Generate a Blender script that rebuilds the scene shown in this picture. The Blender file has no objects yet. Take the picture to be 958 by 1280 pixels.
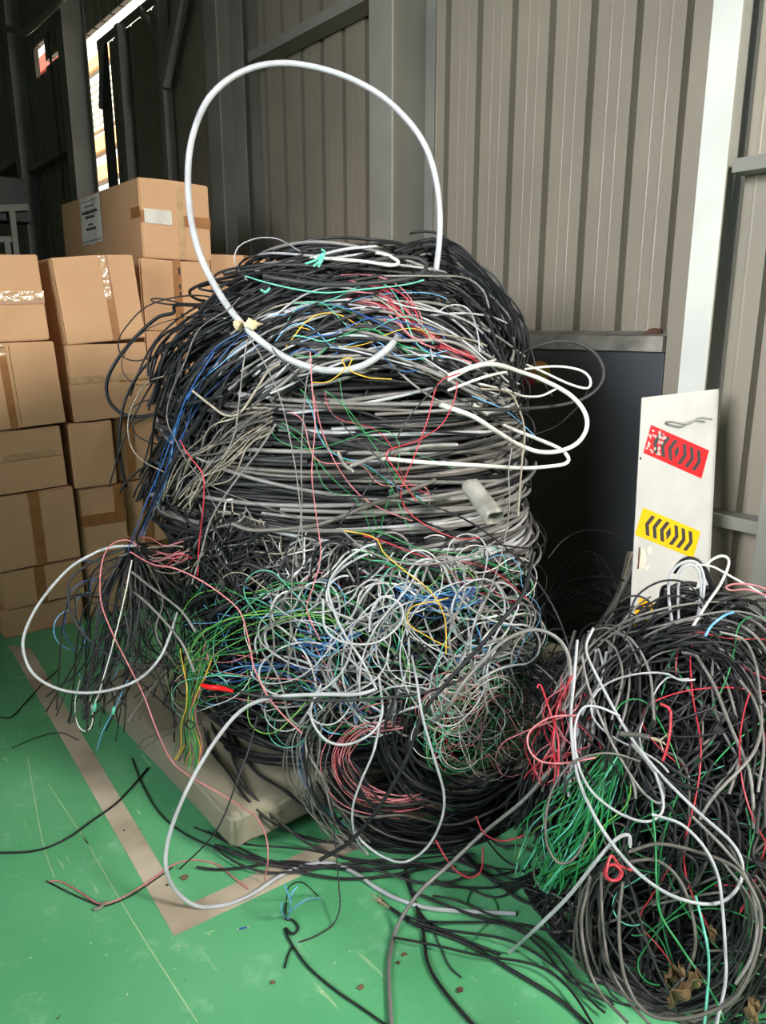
import bpy, math, random
import numpy as np
from mathutils import Vector, Matrix

random.seed(7); rng = np.random.default_rng(7)
COL = bpy.context.scene.collection
SC = bpy.context.scene

# ------------------------------------------------------------------ camera model
CF, CP, CYAW, CH = 940.0, math.radians(13.8), math.radians(39.2), 1.55
FH = np.array([math.sin(CYAW), math.cos(CYAW), 0.0]); RT = np.array([math.cos(CYAW), -math.sin(CYAW), 0.0])
FW = FH * math.cos(CP) + np.array([0, 0, -math.sin(CP)]); UP = FH * math.sin(CP) + np.array([0, 0, math.cos(CP)])
C0 = np.array([0, 0, CH])
def ray(u, v):
    u = np.asarray(u, float); v = np.asarray(v, float)
    return FW + RT * ((u - 479) / CF)[..., None] + UP * ((640 - v) / CF)[..., None]
def at(u, v, d): return C0 + ray(u, v) * np.asarray(d, float)[..., None]
def dz(u, v, z):
    r = ray(u, v); return (z - CH) / r[..., 2]
def onz(u, v, z=0.0): return at(u, v, dz(u, v, z))
def onx(u, v, x):
    r = ray(u, v); return at(u, v, x / r[..., 0])
def ony(u, v, y):
    r = ray(u, v); return at(u, v, y / r[..., 1])

# ------------------------------------------------------------------ materials
def srgb(c): return tuple(((x/255)/12.92 if x/255 <= .04045 else ((x/255+.055)/1.055)**2.4) for x in c)
MATS = {}
def mat(name, col, rough=.5, metal=0.0, var=.15, scale=8.0, bump=0.0, bscale=60.0, spec=.5, col2=None, alpha=1.0, coat=0.0):
    m = bpy.data.materials.new(name); m.use_nodes = True
    nt = m.node_tree; N = nt.nodes; L = nt.links; b = N['Principled BSDF']
    col = col if len(col) == 3 and max(col) <= 1 else srgb(col)
    tc = N.new('ShaderNodeTexCoord'); nz = N.new('ShaderNodeTexNoise'); nz.inputs['Scale'].default_value = scale; nz.inputs['Detail'].default_value = 5
    L.new(tc.outputs['Object'], nz.inputs['Vector'])
    mx = N.new('ShaderNodeMix'); mx.data_type = 'RGBA'
    c2 = (srgb(col2) if max(col2) > 1 else col2) if col2 else tuple(x * (1 - 2 * var) for x in col)
    mx.inputs[6].default_value = (*col, 1); mx.inputs[7].default_value = (*c2, 1)
    rp = N.new('ShaderNodeMapRange'); rp.inputs[1].default_value = .35; rp.inputs[2].default_value = .7
    L.new(nz.outputs['Fac'], rp.inputs[0]); L.new(rp.outputs[0], mx.inputs[0]); L.new(mx.outputs[2], b.inputs['Base Color'])
    b.inputs['Roughness'].default_value = rough; b.inputs['Metallic'].default_value = metal
    b.inputs['Specular IOR Level'].default_value = spec; b.inputs['Coat Weight'].default_value = coat
    if alpha < 1: b.inputs['Alpha'].default_value = alpha
    if bump:
        n2 = N.new('ShaderNodeTexNoise'); n2.inputs['Scale'].default_value = bscale; L.new(tc.outputs['Object'], n2.inputs['Vector'])
        bp = N.new('ShaderNodeBump'); bp.inputs['Strength'].default_value = bump; bp.inputs['Distance'].default_value = .01
        L.new(n2.outputs['Fac'], bp.inputs['Height']); L.new(bp.outputs[0], b.inputs['Normal'])
    MATS[name] = m; return m

CK = {  # cable colours: key -> (adjective, noun, object name, rgb linear, roughness)
 'K': ('black', 'cable', 'black_cable', (.011, .012, .014), .34),
 'D': ('dark grey', 'cable', 'charcoal_cable', (.032, .033, .035), .38),
 'T': ('brownish grey', 'cable', 'brownish_cable', (.11, .10, .09), .4),
 'G': ('grey', 'cable', 'grey_cable', (.20, .195, .185), .4),
 'L': ('pale grey', 'cable', 'pale_cable', (.42, .44, .46), .36),
 'W': ('off-white', 'cable', 'white_cable', (.68, .68, .64), .36),
 'B': ('beige', 'wire', 'beige_wire', (.32, .285, .22), .45),
 'R': ('red', 'wire', 'red_wire', (.50, .03, .05), .35),
 'P': ('pink', 'wire', 'pink_wire', (.60, .20, .22), .38),
 'E': ('green', 'wire', 'green_wire', (.022, .25, .075), .36),
 'H': ('lime green', 'wire', 'lime_wire', (.16, .42, .07), .36),
 'M': ('mint', 'wire', 'mint_wire', (.12, .50, .38), .36),
 'U': ('blue', 'wire', 'blue_wire', (.02, .09, .30), .36),
 'S': ('light blue', 'wire', 'light_blue_wire', (.14, .40, .70), .36),
 'Y': ('yellow', 'wire', 'yellow_wire', (.68, .42, .03), .36),
}
for k, (a, n, o, c, r) in CK.items():
    mat('ins_' + o, c, rough=r + (.14 if k in 'KD' else 0), spec=.28 if k in 'KD' else .45, scale=14, col2=tuple(x * .72 + .012 for x in c))
CM = {k: MATS['ins_' + v[2]] for k, v in CK.items()}
mat('copper', (.45, .2, .09), rough=.35, metal=.9)
mat('strand', (.5, .42, .3), rough=.6)
mat('cut_core', (.6, .56, .48), rough=.5)

# ------------------------------------------------------------------ mesh helpers
def tag(o, label=None, cat=None, group=None, kind=None):
    if label: o['label'] = label
    if cat: o['category'] = cat
    if group: o['group'] = group
    if kind: o['kind'] = kind
    return o
def link(name, me, parent=None):
    o = bpy.data.objects.new(name, me); COL.objects.link(o)
    if parent is not None: o.parent = parent
    return o
def empty(name, loc=(0, 0, 0), rz=0.0):
    o = bpy.data.objects.new(name, None); COL.objects.link(o); o.location = loc; o.rotation_euler = (0, 0, rz)
    o.empty_display_size = .1; return o
class MB:
    def __init__(s): s.v = []; s.f = []; s.m = []; s.sm = []; s.mats = []
    def mi(s, m):
        if m not in s.mats: s.mats.append(m)
        return s.mats.index(m)
    def add(s, vs, fs, m, smooth=False):
        b = len(s.v); s.v += [tuple(map(float, p)) for p in vs]; i = s.mi(m)
        for f in fs: s.f.append(tuple(b + k for k in f)); s.m.append(i); s.sm.append(smooth)
    def box(s, lo, hi, m, mtx=None):
        (a, b, c), (d, e, f) = lo, hi
        vs = [(a,b,c),(d,b,c),(d,e,c),(a,e,c),(a,b,f),(d,b,f),(d,e,f),(a,e,f)]
        if mtx: vs = [tuple(mtx @ Vector(p)) for p in vs]
        s.add(vs, [(0,3,2,1),(4,5,6,7),(0,1,5,4),(1,2,6,5),(2,3,7,6),(3,0,4,7)], m)
    def bar(s, p, q, w, h, m, up=(0, 0, 1)):
        p = Vector(p); q = Vector(q); d = (q - p); L = d.length; d.normalize()
        a = d.cross(Vector(up)).normalized(); b = a.cross(d)
        M = Matrix((( *[d[i] for i in range(3)],),(*[a[i] for i in range(3)],),(*[b[i] for i in range(3)],))).transposed().to_4x4()
        M.translation = p; s.box((0, -w/2, -h/2), (L, w/2, h/2), m, M)
    def prism(s, poly, z0, z1, m, mtx=None):
        n = len(poly); vs = [(x, y, z0) for x, y in poly] + [(x, y, z1) for x, y in poly]
        if mtx: vs = [tuple(mtx @ Vector(p)) for p in vs]
        s.add(vs, [tuple(range(n - 1, -1, -1)), tuple(range(n, 2 * n))] + [(i, (i + 1) % n, n + (i + 1) % n, n + i) for i in range(n)], m)
    def tube(s, pts, r, m, sides=8, caps=True):
        V, F = tube_arrays(np.asarray(pts, float), r, sides)
        s.add(V.tolist(), F.tolist(), m, True)
        if caps:
            n = len(V); b = len(s.v) - n; i = s.mi(m)
            s.f.append(tuple(b + k for k in range(sides))[::-1]); s.m.append(i); s.sm.append(False)
            s.f.append(tuple(b + n - sides + k for k in range(sides))); s.m.append(i); s.sm.append(False)
    def build(s, name, parent=None, bevel=0.0):
        me = bpy.data.meshes.new(name); me.from_pydata(s.v, [], s.f)
        for m in s.mats: me.materials.append(m)
        me.polygons.foreach_set('material_index', s.m); me.polygons.foreach_set('use_smooth', s.sm); me.update()
        o = link(name, me, parent)
        if bevel:
            bm = o.modifiers.new('b', 'BEVEL'); bm.width = bevel; bm.segments = 2; bm.limit_method = 'ANGLE'
        return o
def tube_arrays(P, r, sides):
    n = len(P); T = np.gradient(P, axis=0); T /= np.linalg.norm(T, axis=1)[:, None] + 1e-12
    N = np.zeros_like(P); a = np.array([0, 0, 1.0]) if abs(T[0][2]) < .9 else np.array([1.0, 0, 0])
    x = a - T[0] * a.dot(T[0]); N[0] = x / np.linalg.norm(x)
    for i in range(1, n):
        x = N[i-1] - T[i] * N[i-1].dot(T[i]); N[i] = x / (np.linalg.norm(x) + 1e-12)
    B = np.cross(T, N); r = np.broadcast_to(np.asarray(r, float), (n,))
    an = np.arange(sides) * 2 * np.pi / sides
    V = P[:, None, :] + (N[:, None, :] * np.cos(an)[None, :, None] + B[:, None, :] * np.sin(an)[None, :, None]) * r[:, None, None]
    i = np.arange(n - 1)[:, None] * sides; j = np.arange(sides)[None, :]; k = (j + 1) % sides
    F = np.stack([i + j, i + k, i + sides + k, i + sides + j], -1).reshape(-1, 4)
    return V.reshape(-1, 3), F
def tube_mesh(name, strands, mats):
    """one mesh of many tubes: strands = [(points, radius, sides, material index)]"""
    Vs, Fs, Ms = [], [], []; b = 0
    for P, r, s, mi in strands:
        V, F = tube_arrays(P, r, s); Vs.append(V); Fs.append(F + b); Ms.append(np.full(len(F), mi)); b += len(V)
    V = np.concatenate(Vs); F = np.concatenate(Fs); M = np.concatenate(Ms)
    me = bpy.data.meshes.new(name); me.vertices.add(len(V)); me.vertices.foreach_set('co', V.ravel())
    me.loops.add(F.size); me.loops.foreach_set('vertex_index', F.ravel().astype(np.int32))
    me.polygons.add(len(F)); me.polygons.foreach_set('loop_start', (np.arange(len(F)) * 4).astype(np.int32))
    for m in mats: me.materials.append(m)
    me.polygons.foreach_set('material_index', M.astype(np.int32)); me.polygons.foreach_set('use_smooth', np.ones(len(F), bool))
    me.update(calc_edges=True); me.validate(); return me
def spline(P, n):
    """Catmull-Rom through P (k,dim), n samples"""
    P = np.asarray(P, float)
    if len(P) == 2: return P[0] + (P[1] - P[0]) * np.linspace(0, 1, n)[:, None]
    Q = np.vstack([2 * P[0] - P[1], P, 2 * P[-1] - P[-2]]); k = len(P) - 1
    L = np.maximum(np.linalg.norm(np.diff(P[:, :2], axis=0), axis=1), 1e-6); cs = np.concatenate([[0], np.cumsum(L)]); s = np.linspace(0, cs[-1], n)
    i = np.clip(np.searchsorted(cs, s, side='right') - 1, 0, k - 1); t = ((s - cs[i]) / L[i])[:, None]
    p0, p1, p2, p3 = Q[i], Q[i+1], Q[i+2], Q[i+3]
    return .5 * (2*p1 + (p2-p0)*t + (2*p0-5*p1+4*p2-p3)*t*t + (3*p1-p0-3*p2+p3)*t**3)
def smooth1(a, w):
    w = max(1, int(w)) | 1
    if w < 3: return a
    p = np.pad(a, w // 2, mode='edge'); return np.convolve(p, np.ones(w) / w, 'valid')
def wob(n, amp, k=3, t0=.6):
    t = np.linspace(0, 1, n); o = np.zeros(n)
    for j in range(1, k + 1): o += rng.normal() / j * np.sin(2 * np.pi * (t0 * j * rng.uniform(.7, 1.3) * t + rng.uniform()))
    return o * amp

# ------------------------------------------------------------------ the two heaps as profiles: row -> left and right edge at distance g
class Heap:
    def __init__(s, g, rows, bdepth):
        z = []; c = []; a = []; b = []
        for (v, uL, uR), bb in zip(rows, bdepth):
            r = ray(479, v); t = g / (r @ FH); z.append(CH + t * r[2]); L = (uL - 479) / CF * t; R = (uR - 479) / CF * t
            c.append((L + R) / 2); a.append((R - L) / 2); b.append(bb)
        o = np.argsort(z); s.z = np.array(z)[o]; s.c = np.array(c)[o]; s.a = np.array(a)[o]; s.b = np.array(b)[o]; s.g = g
    def F(s, P, off=0.0):
        q = P - C0; lat = q @ RT; g = q @ FH; z = P[..., 2]
        zz = np.clip(z, s.z[0], s.z[-1]); over = np.maximum(z - s.z[-1] - off, 0)
        c = np.interp(zz, s.z, s.c); a = np.interp(zz, s.z, s.a) + off; b = np.interp(zz, s.z, s.b) + off
        return ((lat - c) / a) ** 2 + ((g - s.g) / b) ** 2 + (over / .03) ** 2
    def surf(s, u, v, off=0.0):
        """depth where the view ray first meets the heap (or passes closest to it)"""
        u = np.asarray(u, float); v = np.asarray(v, float); off = np.broadcast_to(off, u.shape)
        D = np.linspace(s.g - s.b.max() - .35, s.g + .45, 140); R = ray(u, v)
        P = C0 + R[:, None, :] * D[None, :, None]; f = np.stack([s.F(P[i], off[i]) for i in range(len(u))])
        hit = f < 1; i = np.where(hit.any(1), hit.argmax(1), f.argmin(1)); return D[i]
    def pt(s, th, z, off=0.0):
        zz = np.clip(z, s.z[0], s.z[-1]); c = np.interp(zz, s.z, s.c); a = np.interp(zz, s.z, s.a); b = np.interp(zz, s.z, s.b)
        lat = c + (a + off) * np.sin(th); g = s.g - (b + off) * np.cos(th)
        return np.stack([C0[0] + RT[0] * lat + FH[0] * g, C0[1] + RT[1] * lat + FH[1] * g, np.asarray(z, float) + 0 * lat], -1)
MAIN = Heap(2.72, [(308, 360, 500), (335, 315, 530), (365, 262, 560), (400, 228, 600), (450, 215, 635), (520, 212, 640), (600, 208, 640), (650, 220, 650), (700, 238, 655),
                   (760, 235, 655), (845, 228, 655), (880, 262, 658), (905, 345, 660), (940, 378, 662), (1000, 395, 665), (1080, 420, 660)],
            [.22, .34, .44, .5, .55, .57, .58, .6, .62, .65, .68, .68, .68, .68, .68, .66])
SIDE = Heap(1.98, [(796, 805, 930), (816, 762, 985), (838, 725, 1035), (878, 695, 1070), (930, 668, 1100), (1020, 650, 1110), (1120, 650, 1110), (1230, 665, 1100), (1330, 690, 1080)],
            [.12, .24, .36, .46, .52, .55, .56, .55, .5])
HEAPS = {'m': MAIN, 'h': SIDE}

def lift(uv, depth): return at(uv[:, 0], uv[:, 1], depth)
def on_heap(uv, off, heap, sw=.06):
    d = heap.surf(uv[:, 0], uv[:, 1], off); n = len(d)
    return lift(uv, smooth1(d, n * sw))
def clampz(P, r):
    P = P.copy(); P[:, 2] = np.maximum(P[:, 2], r + .001); return P
def nsides(r): return 10 if r > .0045 else (8 if r > .0025 else 6)
def strand_obj(key, P, r, label, group=None, cat=None, extra=None, name=None):
    a, n, nm, _, _ = CK[key]; nm = name or nm
    me = tube_mesh(nm, [(clampz(P, r), r, nsides(r), 0)], [CM[key]])
    o = link(nm, me); tag(o, label, cat or n, group); return o

# a bundle: strands running along a guide drawn on the heap's surface
GROUPN = {}
def pick(mix):
    ks = list(mix); w = np.array([mix[k] for k in ks], float); return ks[rng.choice(len(ks), p=w / w.sum())]
def bundle(where, guide, n, spread, mix, r, off=(.005, .05), heap='m', pop=.02, trim=.12, wobble=.4, stuff=None, ns=36, floor=False):
    g = np.array(guide, float); sp = np.interp(np.linspace(0, 1, ns), np.linspace(0, 1, len(spread)) if hasattr(spread, '__len__') else [0, 1], spread if hasattr(spread, '__len__') else [spread, spread])
    base = spline(g, 200)
    for i in range(n):
        t0 = rng.uniform(0, trim); t1 = 1 - rng.uniform(0, trim)
        s = np.linspace(t0, t1, ns); uv = np.stack([np.interp(s, np.linspace(0, 1, 200), base[:, k]) for k in (0, 1)], -1)
        T = np.gradient(uv, axis=0); T /= np.linalg.norm(T, axis=1)[:, None] + 1e-9; Np = np.stack([-T[:, 1], T[:, 0]], -1)
        spi = np.interp(s, np.linspace(0, 1, ns), sp)
        uv = uv + Np * (spi * (np.clip(rng.normal(), -2, 2) * .6) + wob(ns, 1, 3) * spi * wobble)[:, None]
        k = pick(mix); rr = r(k) if callable(r) else r * rng.uniform(.8, 1.25)
        oo = rng.uniform(); o_low = oo < .52; o = off[0] + oo * (off[1] - off[0]) + np.maximum(wob(ns, pop), -.02)
        if floor:
            P = onz(uv[:, 0], uv[:, 1], rr + .004 + abs(rng.normal()) * .015)
        else:
            P = on_heap(uv, o, HEAPS[heap])
        emit(k, P, rr, where, stuff, o_low)
STUFF = {}
NK = {}
def emit(k, P, rr, where, stuff, low=False):
    if k == 'K' and low and not stuff: stuff = 'under'
    a, nn, nm, _, _ = CK[k]
    if stuff: STUFF.setdefault((stuff, k), []).append((clampz(P, rr), rr, 5 if rr < .004 else 6, 0))
    else: strand_obj(k, P, rr, f'{a} {nn} {where}', f'{a} {nn}s {where}')
def curls(where, rect, n, mix, r, ds=4.0, steps=(40, 90), curl=(12, 60), off=(.0, .06), heap='m', stuff=None, flip=.05):
    """wandering loops inside a patch of the heap's surface; curl = turning radius range in px"""
    u0, v0, u1, v1 = rect
    for i in range(n):
        m = int(rng.integers(*steps)); p = np.array([rng.uniform(u0, u1), rng.uniform(v0, v1)]); a = rng.uniform(0, 2 * np.pi)
        kap = rng.choice([-1, 1]) / rng.uniform(*curl); tgt = kap; L = []
        for j in range(m):
            L.append(p.copy())
            if rng.uniform() < flip: tgt = rng.choice([-1, 1]) / rng.uniform(*curl)
            kap += (tgt - kap) * .25
            c = np.array([(u0 + u1) / 2, (v0 + v1) / 2]); q = (p - c) / np.array([(u1 - u0) / 2, (v1 - v0) / 2])
            if (np.abs(q) ** 2.5).sum() > 1:
                d = c - p; e = math.atan2(d[1], d[0]) - a; e = (e + np.pi) % (2 * np.pi) - np.pi; a += np.clip(e, -.2, .2) * (ds / 5)
            else: a += kap * ds
            p = p + ds * np.array([math.cos(a), math.sin(a)])
        uv = np.array(L); k = pick(mix); rr = r(k) if callable(r) else r * rng.uniform(.8, 1.25)
        oo = rng.uniform(); o = off[0] + oo * (off[1] - off[0]) + wob(m, .02)
        emit(k, on_heap(uv, np.maximum(o, -.12), HEAPS[heap], .08), rr, where, stuff, oo < .52)
def rings(where, n, zr, mix, r, k=(.8, 1.02), arc=(150, 330), tilt=.05, heap='m', stuff=None, th0=None, ns=80, wb=.03):
    """coils lying round the heap"""
    H = HEAPS[heap]
    for i in range(n):
        z0 = rng.uniform(*zr); A = math.radians(rng.uniform(*arc)); c = math.radians(rng.normal(0, 50)) if th0 is None else math.radians(rng.uniform(*th0))
        th = np.linspace(c - A / 2, c + A / 2, ns); f = rng.uniform(*k)
        z = z0 + tilt * rng.normal() * np.sin(th + rng.uniform(0, 6)) + wob(ns, wb * .5)
        P = H.pt(th, z, 0.0); ctr = C0 + RT * np.interp(z0, H.z, H.c) + FH * H.g; ctr = np.array([ctr[0], ctr[1], 0])
        fx = f + wob(ns, wb)
        P[:, :2] = ctr[:2] + (P[:, :2] - ctr[:2]) * fx[:, None]
        kk = pick(mix); rr = r(kk) if callable(r) else r * rng.uniform(.8, 1.25)
        emit(kk, P, rr, where, stuff, rng.uniform() < .4)
def traced(key, r, label, pts, mode='m', off=.05, name=None, group=None, n=None, ends=False, cat=None):
    """one cable followed from end to end: points (u, v[, depth | 'f' floor | 'm'/'h' heap surface]) taken into 3D"""
    uvs = np.array([p[:2] for p in pts], float); ns = n or int(np.clip(len(pts) * 9, 24, 160)); uv = spline(uvs, ns)
    L = np.linalg.norm(np.diff(uvs, axis=0), axis=1); cs = np.concatenate([[0], np.cumsum(L)]); s = np.linspace(0, cs[-1], ns); dep = np.zeros(ns)
    def D(u, v, md):
        u = np.atleast_1d(u); v = np.atleast_1d(v)
        if isinstance(md, (int, float)): return np.full(len(u), float(md))
        if md == 'f': return dz(u, v, r + .002)
        if md == 'p': return dz(u, v, r + .164)          # on the pallet's top
        if md == 'e': return (1.74 - r) / ray(u, v)[..., 1]   # hanging in front of the pallet's edge
        return HEAPS[md].surf(u, v, off + (.055 if md == 'm' else .02))
    md = [(p[2] if len(p) > 2 else mode) for p in pts]; cd = np.array([D(p[0], p[1], m)[0] for p, m in zip(pts, md)])
    for i in range(len(pts) - 1):
        q = (s >= cs[i] - 1e-9) & (s <= cs[i+1] + 1e-9)
        if isinstance(md[i], str) and md[i] == md[i+1]: dep[q] = D(uv[q, 0], uv[q, 1], md[i])
        else:
            t = (s[q] - cs[i]) / max(L[i], 1e-6); t = t * t * (3 - 2 * t); dep[q] = cd[i] + (cd[i+1] - cd[i]) * t
    allf = all(m == 'f' for m in md)
    P = lift(uv, dep if allf else smooth1(dep, ns * .07)); P = clampz(P, r)
    o = strand_obj(key, P, r, label, group, cat, name=name)
    if ends:
        for (p, q) in ((P[0], P[1]), (P[-1], P[-2])):
            d = (p - q) / np.linalg.norm(p - q); mb = MB(); mb.tube([p - d * .001, p + d * .006], r * .62, MATS['copper' if ends == 'cu' else 'cut_core'], 8)
            mb.build('cut_end', o)
    return o, P
# ------------------------------------------------------------------ room materials
mat('sheet', (144, 136, 121), rough=.45, scale=1.2, col2=(130, 123, 110), metal=.0, spec=.5)
mat('steel', (132, 131, 123), rough=.45, scale=2.5, col2=(116, 116, 109))
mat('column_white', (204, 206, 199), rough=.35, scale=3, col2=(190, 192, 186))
mat('dado_dark', (66, 70, 75), rough=.5, scale=2, col2=(56, 60, 64))
mat('ledge', (150, 146, 136), rough=.6, scale=9, col2=(92, 90, 84))
mat('concrete', (120, 120, 115), rough=.9, scale=3)
mat('dark_steel', (70, 72, 72), rough=.6)
mat('card', (206, 164, 124), rough=.75, scale=3, col2=(196, 153, 113), bump=.05, bscale=18)
mat('card_edge', (150, 112, 78), rough=.8)
mat('tape_brown', (166, 116, 72), rough=.22, scale=20, col2=(150, 102, 62), spec=.6)
mat('tape_clear', (205, 170, 130), rough=.12, scale=30, col2=(180, 146, 108), bump=.35, bscale=45, spec=.9, coat=.6)
mat('paper', (226, 222, 212), rough=.8)
mat('ink', (40, 40, 44), rough=.7)
mat('ink_soft', (120, 118, 118), rough=.8)
mat('tarp', (140, 136, 116), rough=.72, scale=2.2, col2=(112, 108, 92), bump=.12, bscale=14)
mat('rubber', (22, 22, 22), rough=.7)
mat('rust', (86, 58, 44), rough=.8)
mat('panel_white', (170, 170, 166), rough=.33, scale=9, col2=(159, 159, 155))
mat('stick_red', (212, 18, 26), rough=.3, var=.04)
mat('stick_yellow', (226, 166, 0), rough=.3, var=.04)
mat('stick_black', (44, 44, 46), rough=.35, var=.03)
mat('residue', (205, 198, 180), rough=.8)
mat('red_plastic', (230, 24, 30), rough=.25)
mat('foam', (212, 196, 158), rough=.9, bump=.5, bscale=30)
mat('leaf_dry', (122, 98, 66), rough=.85, scale=25, col2=(88, 68, 44))
mat('facade_white', (240, 236, 226), rough=.8, var=.03)
mat('facade_orange', (238, 190, 130), rough=.8, var=.03)
mat('facade_red', (176, 92, 78), rough=.8, var=.03)
mat('ground_out', (150, 145, 135), rough=.95)
M = MATS

def floor_material():
    m = bpy.data.materials.new('green_floor'); m.use_nodes = True; nt = m.node_tree; N = nt.nodes; L = nt.links; b = N['Principled BSDF']
    tc = N.new('ShaderNodeTexCoord')
    def noise(sc, det=6, rough=.6, stretch=None):
        n = N.new('ShaderNodeTexNoise'); n.inputs['Scale'].default_value = sc; n.inputs['Detail'].default_value = det; n.inputs['Roughness'].default_value = rough
        if stretch:
            mp = N.new('ShaderNodeMapping'); mp.inputs['Scale'].default_value = stretch; mp.inputs['Rotation'].default_value = (0, 0, .6); L.new(tc.outputs['Object'], mp.inputs[0]); L.new(mp.outputs[0], n.inputs['Vector'])
        else: L.new(tc.outputs['Object'], n.inputs['Vector'])
        return n.outputs['Fac']
    def ramp(f, a, c):
        r = N.new('ShaderNodeMapRange'); r.inputs[1].default_value = a; r.inputs[2].default_value = c; L.new(f, r.inputs[0]); return r.outputs[0]
    def mix(f, a, c2):
        x = N.new('ShaderNodeMix'); x.data_type = 'RGBA'; L.new(f, x.inputs[0])
        for i, q in ((6, a), (7, c2)):
            if isinstance(q, tuple): x.inputs[i].default_value = (*q, 1)
            else: L.new(q, x.inputs[i])
        return x.outputs[2]
    c = mix(ramp(noise(2.2), .35, .7), srgb((84, 164, 112)), srgb((102, 176, 128)))
    c = mix(ramp(noise(9, 8, .7), .56, .74), c, srgb((134, 194, 154)))
    c = mix(ramp(noise(26, 3, .6, (1, .12, 1)), .66, .72), c, srgb((150, 194, 146)))
    c = mix(ramp(noise(60, 2, .5), .73, .76), c, srgb((196, 208, 176)))
    c = mix(ramp(noise(34, 2, .5), .74, .77), c, srgb((66, 74, 52)))
    L.new(c, b.inputs['Base Color']); r = N.new('ShaderNodeMapRange'); r.inputs[3].default_value = .32; r.inputs[4].default_value = .55
    L.new(noise(5), r.inputs[0]); L.new(r.outputs[0], b.inputs['Roughness']); b.inputs['Specular IOR Level'].default_value = .35
    return m
M['green_floor'] = floor_material()
def line_material():
    m = mat('floor_line', (200, 190, 168), rough=.7, scale=2.6, col2=(132, 116, 98))
    return m
line_material()

def structure(o): o['kind'] = 'structure'; return o
# ------------------------------------------------------------------ floor, markings
mb = MB(); mb.add([(-9, -7, 0), (2.95, -7, 0), (2.95, 16, 0), (-9, 16, 0)], [(0, 1, 2, 3)], M['green_floor']); structure(mb.build('floor'))
mb = MB(); mb.add([(2.95, -20, -.02), (40, -20, -.02), (40, 40, -.02), (2.95, 40, -.02)], [(0, 1, 2, 3)], M['ground_out']); structure(mb.build('ground_outside'))
mb = MB()
A = onz(217.5, 1170.5); B_ = onz(34, 848); Ci = onz(232, 1133); D_ = onz(62, 850); E_ = onz(430, 1070); F_ = onz(420, 1046)
def ext(p, q, t): return p + (q - p) * t
z = .0012
L1 = [A, ext(A, B_, 1.25), ext(Ci, D_, 1.25), Ci]; L2 = [A, Ci, ext(Ci, F_, 2.6), ext(A, E_, 2.6)]
for q in (L1, L2): mb.add([(p[0], p[1], z) for p in q], [(3, 2, 1, 0)], M['floor_line'])
structure(mb.build('floor_marking'))
mb = MB()   # pale scratches in the paint
mat('scratch', (176, 212, 160), rough=.6)
for pts in ([(104, 1045), (165, 1150), (247, 1278)], [(34, 944), (52, 1046), (68, 1098)], [(60, 980), (110, 1055)], [(220, 1183), (236, 1182)], [(225, 1180), (222, 1188)], [(255, 1168), (268, 1163)]):
    P = onz(np.array([p[0] for p in pts], float), np.array([p[1] for p in pts], float)); P = spline(P, 12)
    T = np.gradient(P, axis=0); T /= np.linalg.norm(T, axis=1)[:, None]; Nn = np.stack([-T[:, 1], T[:, 0], 0 * T[:, 0]], -1) * .0016
    V = np.vstack([P + Nn, P - Nn]); V[:, 2] = .0008; n = len(P)
    mb.add(V, [(i, i + 1, n + i + 1, n + i) for i in range(n - 1)], M['scratch'])
structure(mb.build('floor_scratch'))

# ------------------------------------------------------------------ sheet wall
def ribbed(name, y0, y1, z0, z1, x=2.9, pitch=.2185, ph=1.731, groove=.045):
    ys = []; k = math.floor((y0 - ph) / pitch) - 1
    prof = []
    while True:
        a = ph + k * pitch
        if a > y1 + .3: break
        prof += [(a - .019, 0), (a - .015, groove), (a + .015, groove), (a + .019, 0), (a + .075, 0), (a + .078, -.0012), (a + .084, -.0012), (a + .087, 0), (a + .13, 0), (a + .133, -.0012), (a + .139, -.0012), (a + .142, 0)]
        k += 1
    Y = np.array([p[0] for p in prof]); X = np.array([p[1] for p in prof])
    yy = np.unique(np.concatenate([[y0, y1], Y[(Y > y0) & (Y < y1)]])); xx = np.interp(yy, Y, X)
    n = len(yy); V = [(x + a, b, z0) for a, b in zip(xx, yy)] + [(x + a, b, z1) for a, b in zip(xx, yy)] + [(x + .05, b, z0) for b in yy] + [(x + .05, b, z1) for b in yy]
    F = [(i, n + i, n + i + 1, i + 1) for i in range(n - 1)] + [(2*n + i, 2*n + i + 1, 3*n + i + 1, 3*n + i) for i in range(n - 1)]
    F += [(n + i, 3*n + i, 3*n + i + 1, n + i + 1) for i in range(n - 1)] + [(i, i + 1, 2*n + i + 1, 2*n + i) for i in range(n - 1)]
    F += [(0, 2*n, 3*n, n), (n - 1, 2*n - 1, 4*n - 1, 3*n - 1)]
    mb = MB(); mb.add(V, F, M['sheet']); return structure(mb.build(name))
ribbed('wall_right', 1.378, 5.0, 0, 6.4); ribbed('wall_right_near', -7, 1.377, 0, 6.4, x=2.74, ph=1.26)
ribbed('wall_right_above_gate', 5.0, 8.22, 4.27, 6.4)
ribbed('wall_right_far', 8.22, 9.33, 0, 4.29); ribbed('wall_right_far', 9.33, 9.72, 0, 4.26); ribbed('wall_right_far', 9.72, 16, 0, 6.4)
ribbed('wall_right_far', 8.22, 9.33, 4.345, 6.4); ribbed('wall_right_far', 9.33, 9.72, 4.56, 6.4)
mb = MB(); mb.box((-9, 16, 0), (2.95, 16.1, 6.4), M['sheet']); structure(mb.build('wall_back'))
mb = MB(); mb.box((-9.1, -7, 0), (-9, 16, 6.4), M['sheet']); structure(mb.build('wall_left'))
mb = MB(); mb.box((-9, -7, 6.4), (3.05, 16.1, 6.5), M['concrete']); structure(mb.build('ceiling'))
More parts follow.
